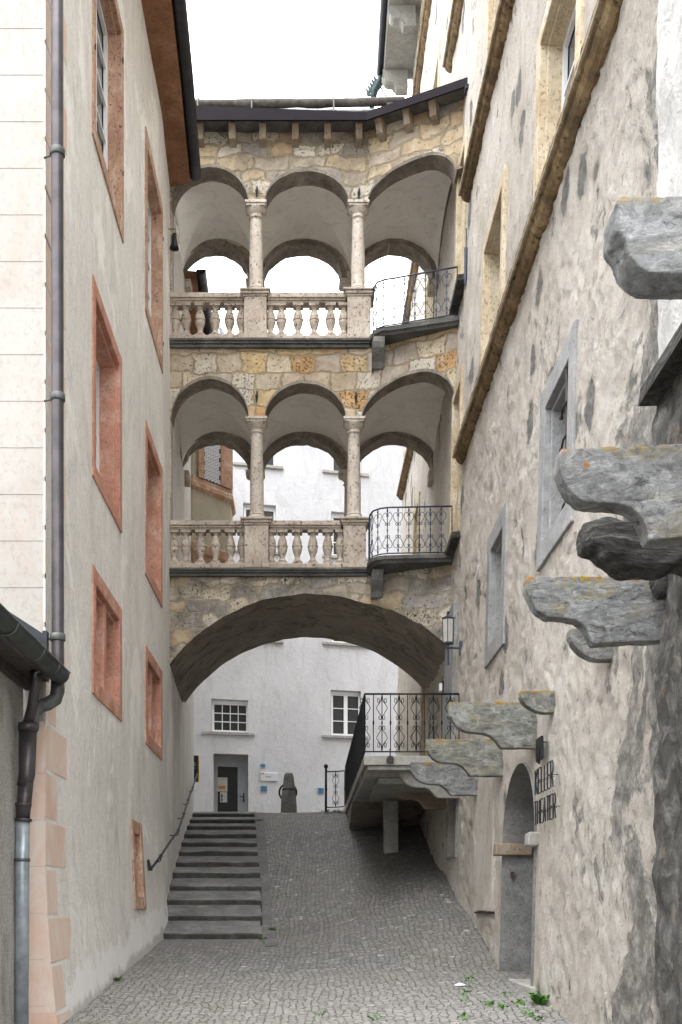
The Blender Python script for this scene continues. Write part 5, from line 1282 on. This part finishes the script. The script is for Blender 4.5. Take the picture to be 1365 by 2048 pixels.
# ---------------------------------------------------------------- handrail on left wall
hr = thing('wall_handrail', 'black iron handrail on brackets following the steps up the left wall', 'handrail', (-2.45, 18, .6))
HP = [P(306,1733,18.0), P(322,1712,18.9), P(341,1683,20.4), P(357,1661,21.9), P(368,1628,23.9), P(377,1600,25.6), P(386,1575,27.4), P(395,1548,28.8)]
m = MB(); m.tube(HP, .021, 8); m.tube([HP[0], (HP[0][0]-.04, HP[0][1]-.02, HP[0][2]-.06)], .022, 8); part('rail', m, M['iron'], hr, True)
m = MB(); q = HP[0]; m.prism([(q[0]-.06,q[1]-.03,q[2]+.12),(q[0]+.0,q[1]-.03,q[2]-.07),(q[0]-.07,q[1]-.03,q[2]-.07),(q[0]-.09,q[1]-.03,q[2]+.10)], [(q[0]-.06,q[1]+.02,q[2]+.12),(q[0]+.0,q[1]+.02,q[2]-.07),(q[0]-.07,q[1]+.02,q[2]-.07),(q[0]-.09,q[1]+.02,q[2]+.10)]); part('end_scroll', m, M['iron'], hr)
for i in (1, 3, 4, 5, 6):
    q = HP[i]; m = MB(); wx = xl(q[1], q[2]); m.tube([q, (q[0], q[1], q[2]-.08), (q[0]-.05, q[1], q[2]-.10), (wx-.03, q[1], q[2]-.10)], .011, 6); m.ball(q, .032, 8); part('bracket', m, M['iron'], hr)

# ---------------------------------------------------------------- rod lettering KELLER THEATER on the right wall
GL_ = {'K': [[(0,0),(0,1)], [(.6,1),(0,.45)], [(.12,.56),(.6,0)]], 'E': [[(.55,1),(0,1),(0,0),(.55,0)], [(0,.52),(.45,.52)]], 'L': [[(0,1),(0,0),(.5,0)]],
 'R': [[(0,0),(0,1),(.35,1),(.55,.88),(.55,.62),(.35,.5),(0,.5)], [(.3,.5),(.58,0)]], 'T': [[(0,1),(.6,1)], [(.3,1),(.3,0)]], 'H': [[(0,0),(0,1)], [(.55,0),(.55,1)], [(0,.52),(.55,.52)]], 'A': [[(0,0),(.28,1),(.56,0)], [(.1,.36),(.46,.36)]]}
sg = thing('theatre_sign', 'thin iron rod lettering reading KELLER THEATER beside the arched cellar doorway', 'sign', (2.6, 12, 1.3))
def word(txt, ys, ye, z0, h):
    n = len(txt); wd = (ys-ye)/n
    for i, ch in enumerate(txt):
        m = MB()
        for s_ in GL_[ch]:
            m.tube([(xr(0, z0)-.075, ys-(i*wd)-u*wd*1.2, z0+v*h) for u, v in s_], .0085, 6)
        m.tube([(xr(0,z0)-.075, ys-i*wd, z0+.5*h), (xr(0,z0)+.0, ys-i*wd, z0+.5*h)], .004, 5)
        part('letter', m, M['iron'], sg)
word('KELLER', 12.45, 11.50, 1.27, .28); word('THEATER', 12.45, 11.35, .93, .26)
m = MB(); y_ = 12.46; pr = [(0,0),(0,.26),(-.30,.26),(-.32,.02),(-.24,-.0),(-.22,.16),(-.17,.02),(-.12,-.03),(-.10,.16),(-.05,.0)]
m.prism([(xr(0,1.7)-.08, y_+a, 1.64+b) for a, b in pr], [(xr(0,1.7)-.055, y_+a, 1.64+b) for a, b in pr]); m.tube([(xr(0,1.7)-.07,12.3,1.85),(xr(0,1.7)+.06,12.3,1.85)], .008, 6); part('emblem', m, M['iron'], sg)

# ---------------------------------------------------------------- weeds and litter
def tuft(name, x, y, label, n, size, broad=False, mat='leaf_dull', seed=0, stuff=False, spread=.1):
    rg = random.Random(seed); m = MB(); z = ground(x, y)
    for i in range(n):
        a = rg.uniform(0, 6.28); r = spread*math.sqrt(rg.random()); bx, by = x+r*math.cos(a), y+r*math.sin(a)*1.0
        L_ = size*rg.uniform(.6, 1.2); b = rg.uniform(0, 6.28); w2 = L_*(.28 if broad else .09)
        dx, dy = math.cos(b), math.sin(b); up = rg.uniform(.4, 1.0)
        p0 = Vector((bx, by, ground(bx, by))); p1 = p0+Vector((dx*L_*.5, dy*L_*.5, L_*up*.8)); p2 = p0+Vector((dx*L_, dy*L_, L_*up*.75))
        s_ = Vector((-dy, dx, 0))*w2; k = len(m.v)
        m.v += [tuple(p0-s_*.2), tuple(p0+s_*.2), tuple(p1+s_), tuple(p1-s_), tuple(p2)]; m.f += [(k,k+1,k+2,k+3), (k+3,k+2,k+4)]
    if stuff: o = mesh_obj(name, m, M[mat]); tag(o, label, 'grass', kind='stuff'); return o
    o = mesh_obj(name, m, M[mat]); tag(o, label, 'weed', 'weeds growing along the cobbled alley'); return o
tuft('leafy_weed', 2.55, 11.95, 'bright green broad-leaved weed at the foot of the right wall', 26, .17, True, 'leaf', 3, spread=.12)
tuft('weed', .62, 28.9, 'bright green grass tuft at the foot of the iron gate post', 120, .09, False, 'leaf', 4, spread=.32)
gx = [(P(525,1880,18.9)[0], 18.9, 'small green weed at the right end of the lowest step', 5), (P(546,1862,19.4)[0], 19.6, 'thin green weed beside the setts near the lowest steps', 6), (P(240,1962,14.5)[0], 14.3, 'small green weed by the left wall in the foreground', 7), (P(520,1640,28)[0], 28.0, 'thin grass tuft by the topmost step', 8)]
for x, y, lb, sd in gx: tuft('weed', x, y, lb, 22, .07, True, 'leaf_dull', sd, spread=.07)
m = MB(); rg = random.Random(11)
for (px, py, n) in ((945,1868,16),(905,1882,10),(920,1892,14),(930,1905,9),(892,1868,7),(938,1915,6),(980,2010,8),(1003,2018,8),(1040,2010,8),(1060,2030,8),(930,2035,6),(1010,1990,6),(560,1700,0),(1075,2040,6),(640,2030,4),(750,2040,4)):
    for i in range(n*3):
        qx, qy = px+rg.gauss(0, 7), py+rg.gauss(0, 3); d = 14.0
        for _ in range(30): z = ground((qx-VX)*d/F, d); d += ((z*-F/(qy-VY) if qy != VY else d)-d)*.4; d = max(9, min(22, d))
        x = (qx-VX)*d/F; z = ground(x, d)+.01; a = rg.uniform(0, 6.28); L_ = rg.uniform(.015, .045); k = len(m.v)
        m.v += [(x,d,z),(x+L_*math.cos(a),d+L_*math.sin(a),z+.02),(x+L_*math.cos(a+1.2),d+L_*math.sin(a+1.2),z+.03)]; m.f.append((k,k+1,k+2))
o = mesh_obj('joint_grass', m, M['leaf']); tag(o, 'tiny green plants growing in the joints of the cobbles by the right wall', 'grass', kind='stuff')
d = 13.4; x = (919-VX)*d/F; z = ground(x, d)
m = MB(); m.add([(x-.07,d,z+.01),(x+.02,d-.04,z+.012),(x+.09,d,z+.015),(x+.05,d+.05,z+.03),(x-.03,d+.04,z+.025),(x,d,z+.045)], [(0,1,5),(1,2,5),(2,3,5),(3,4,5),(4,0,5)])
o = mesh_obj('litter', m, M['litter']); tag(o, 'scrap of crumpled white and blue paper lying on the cobbles', 'litter')
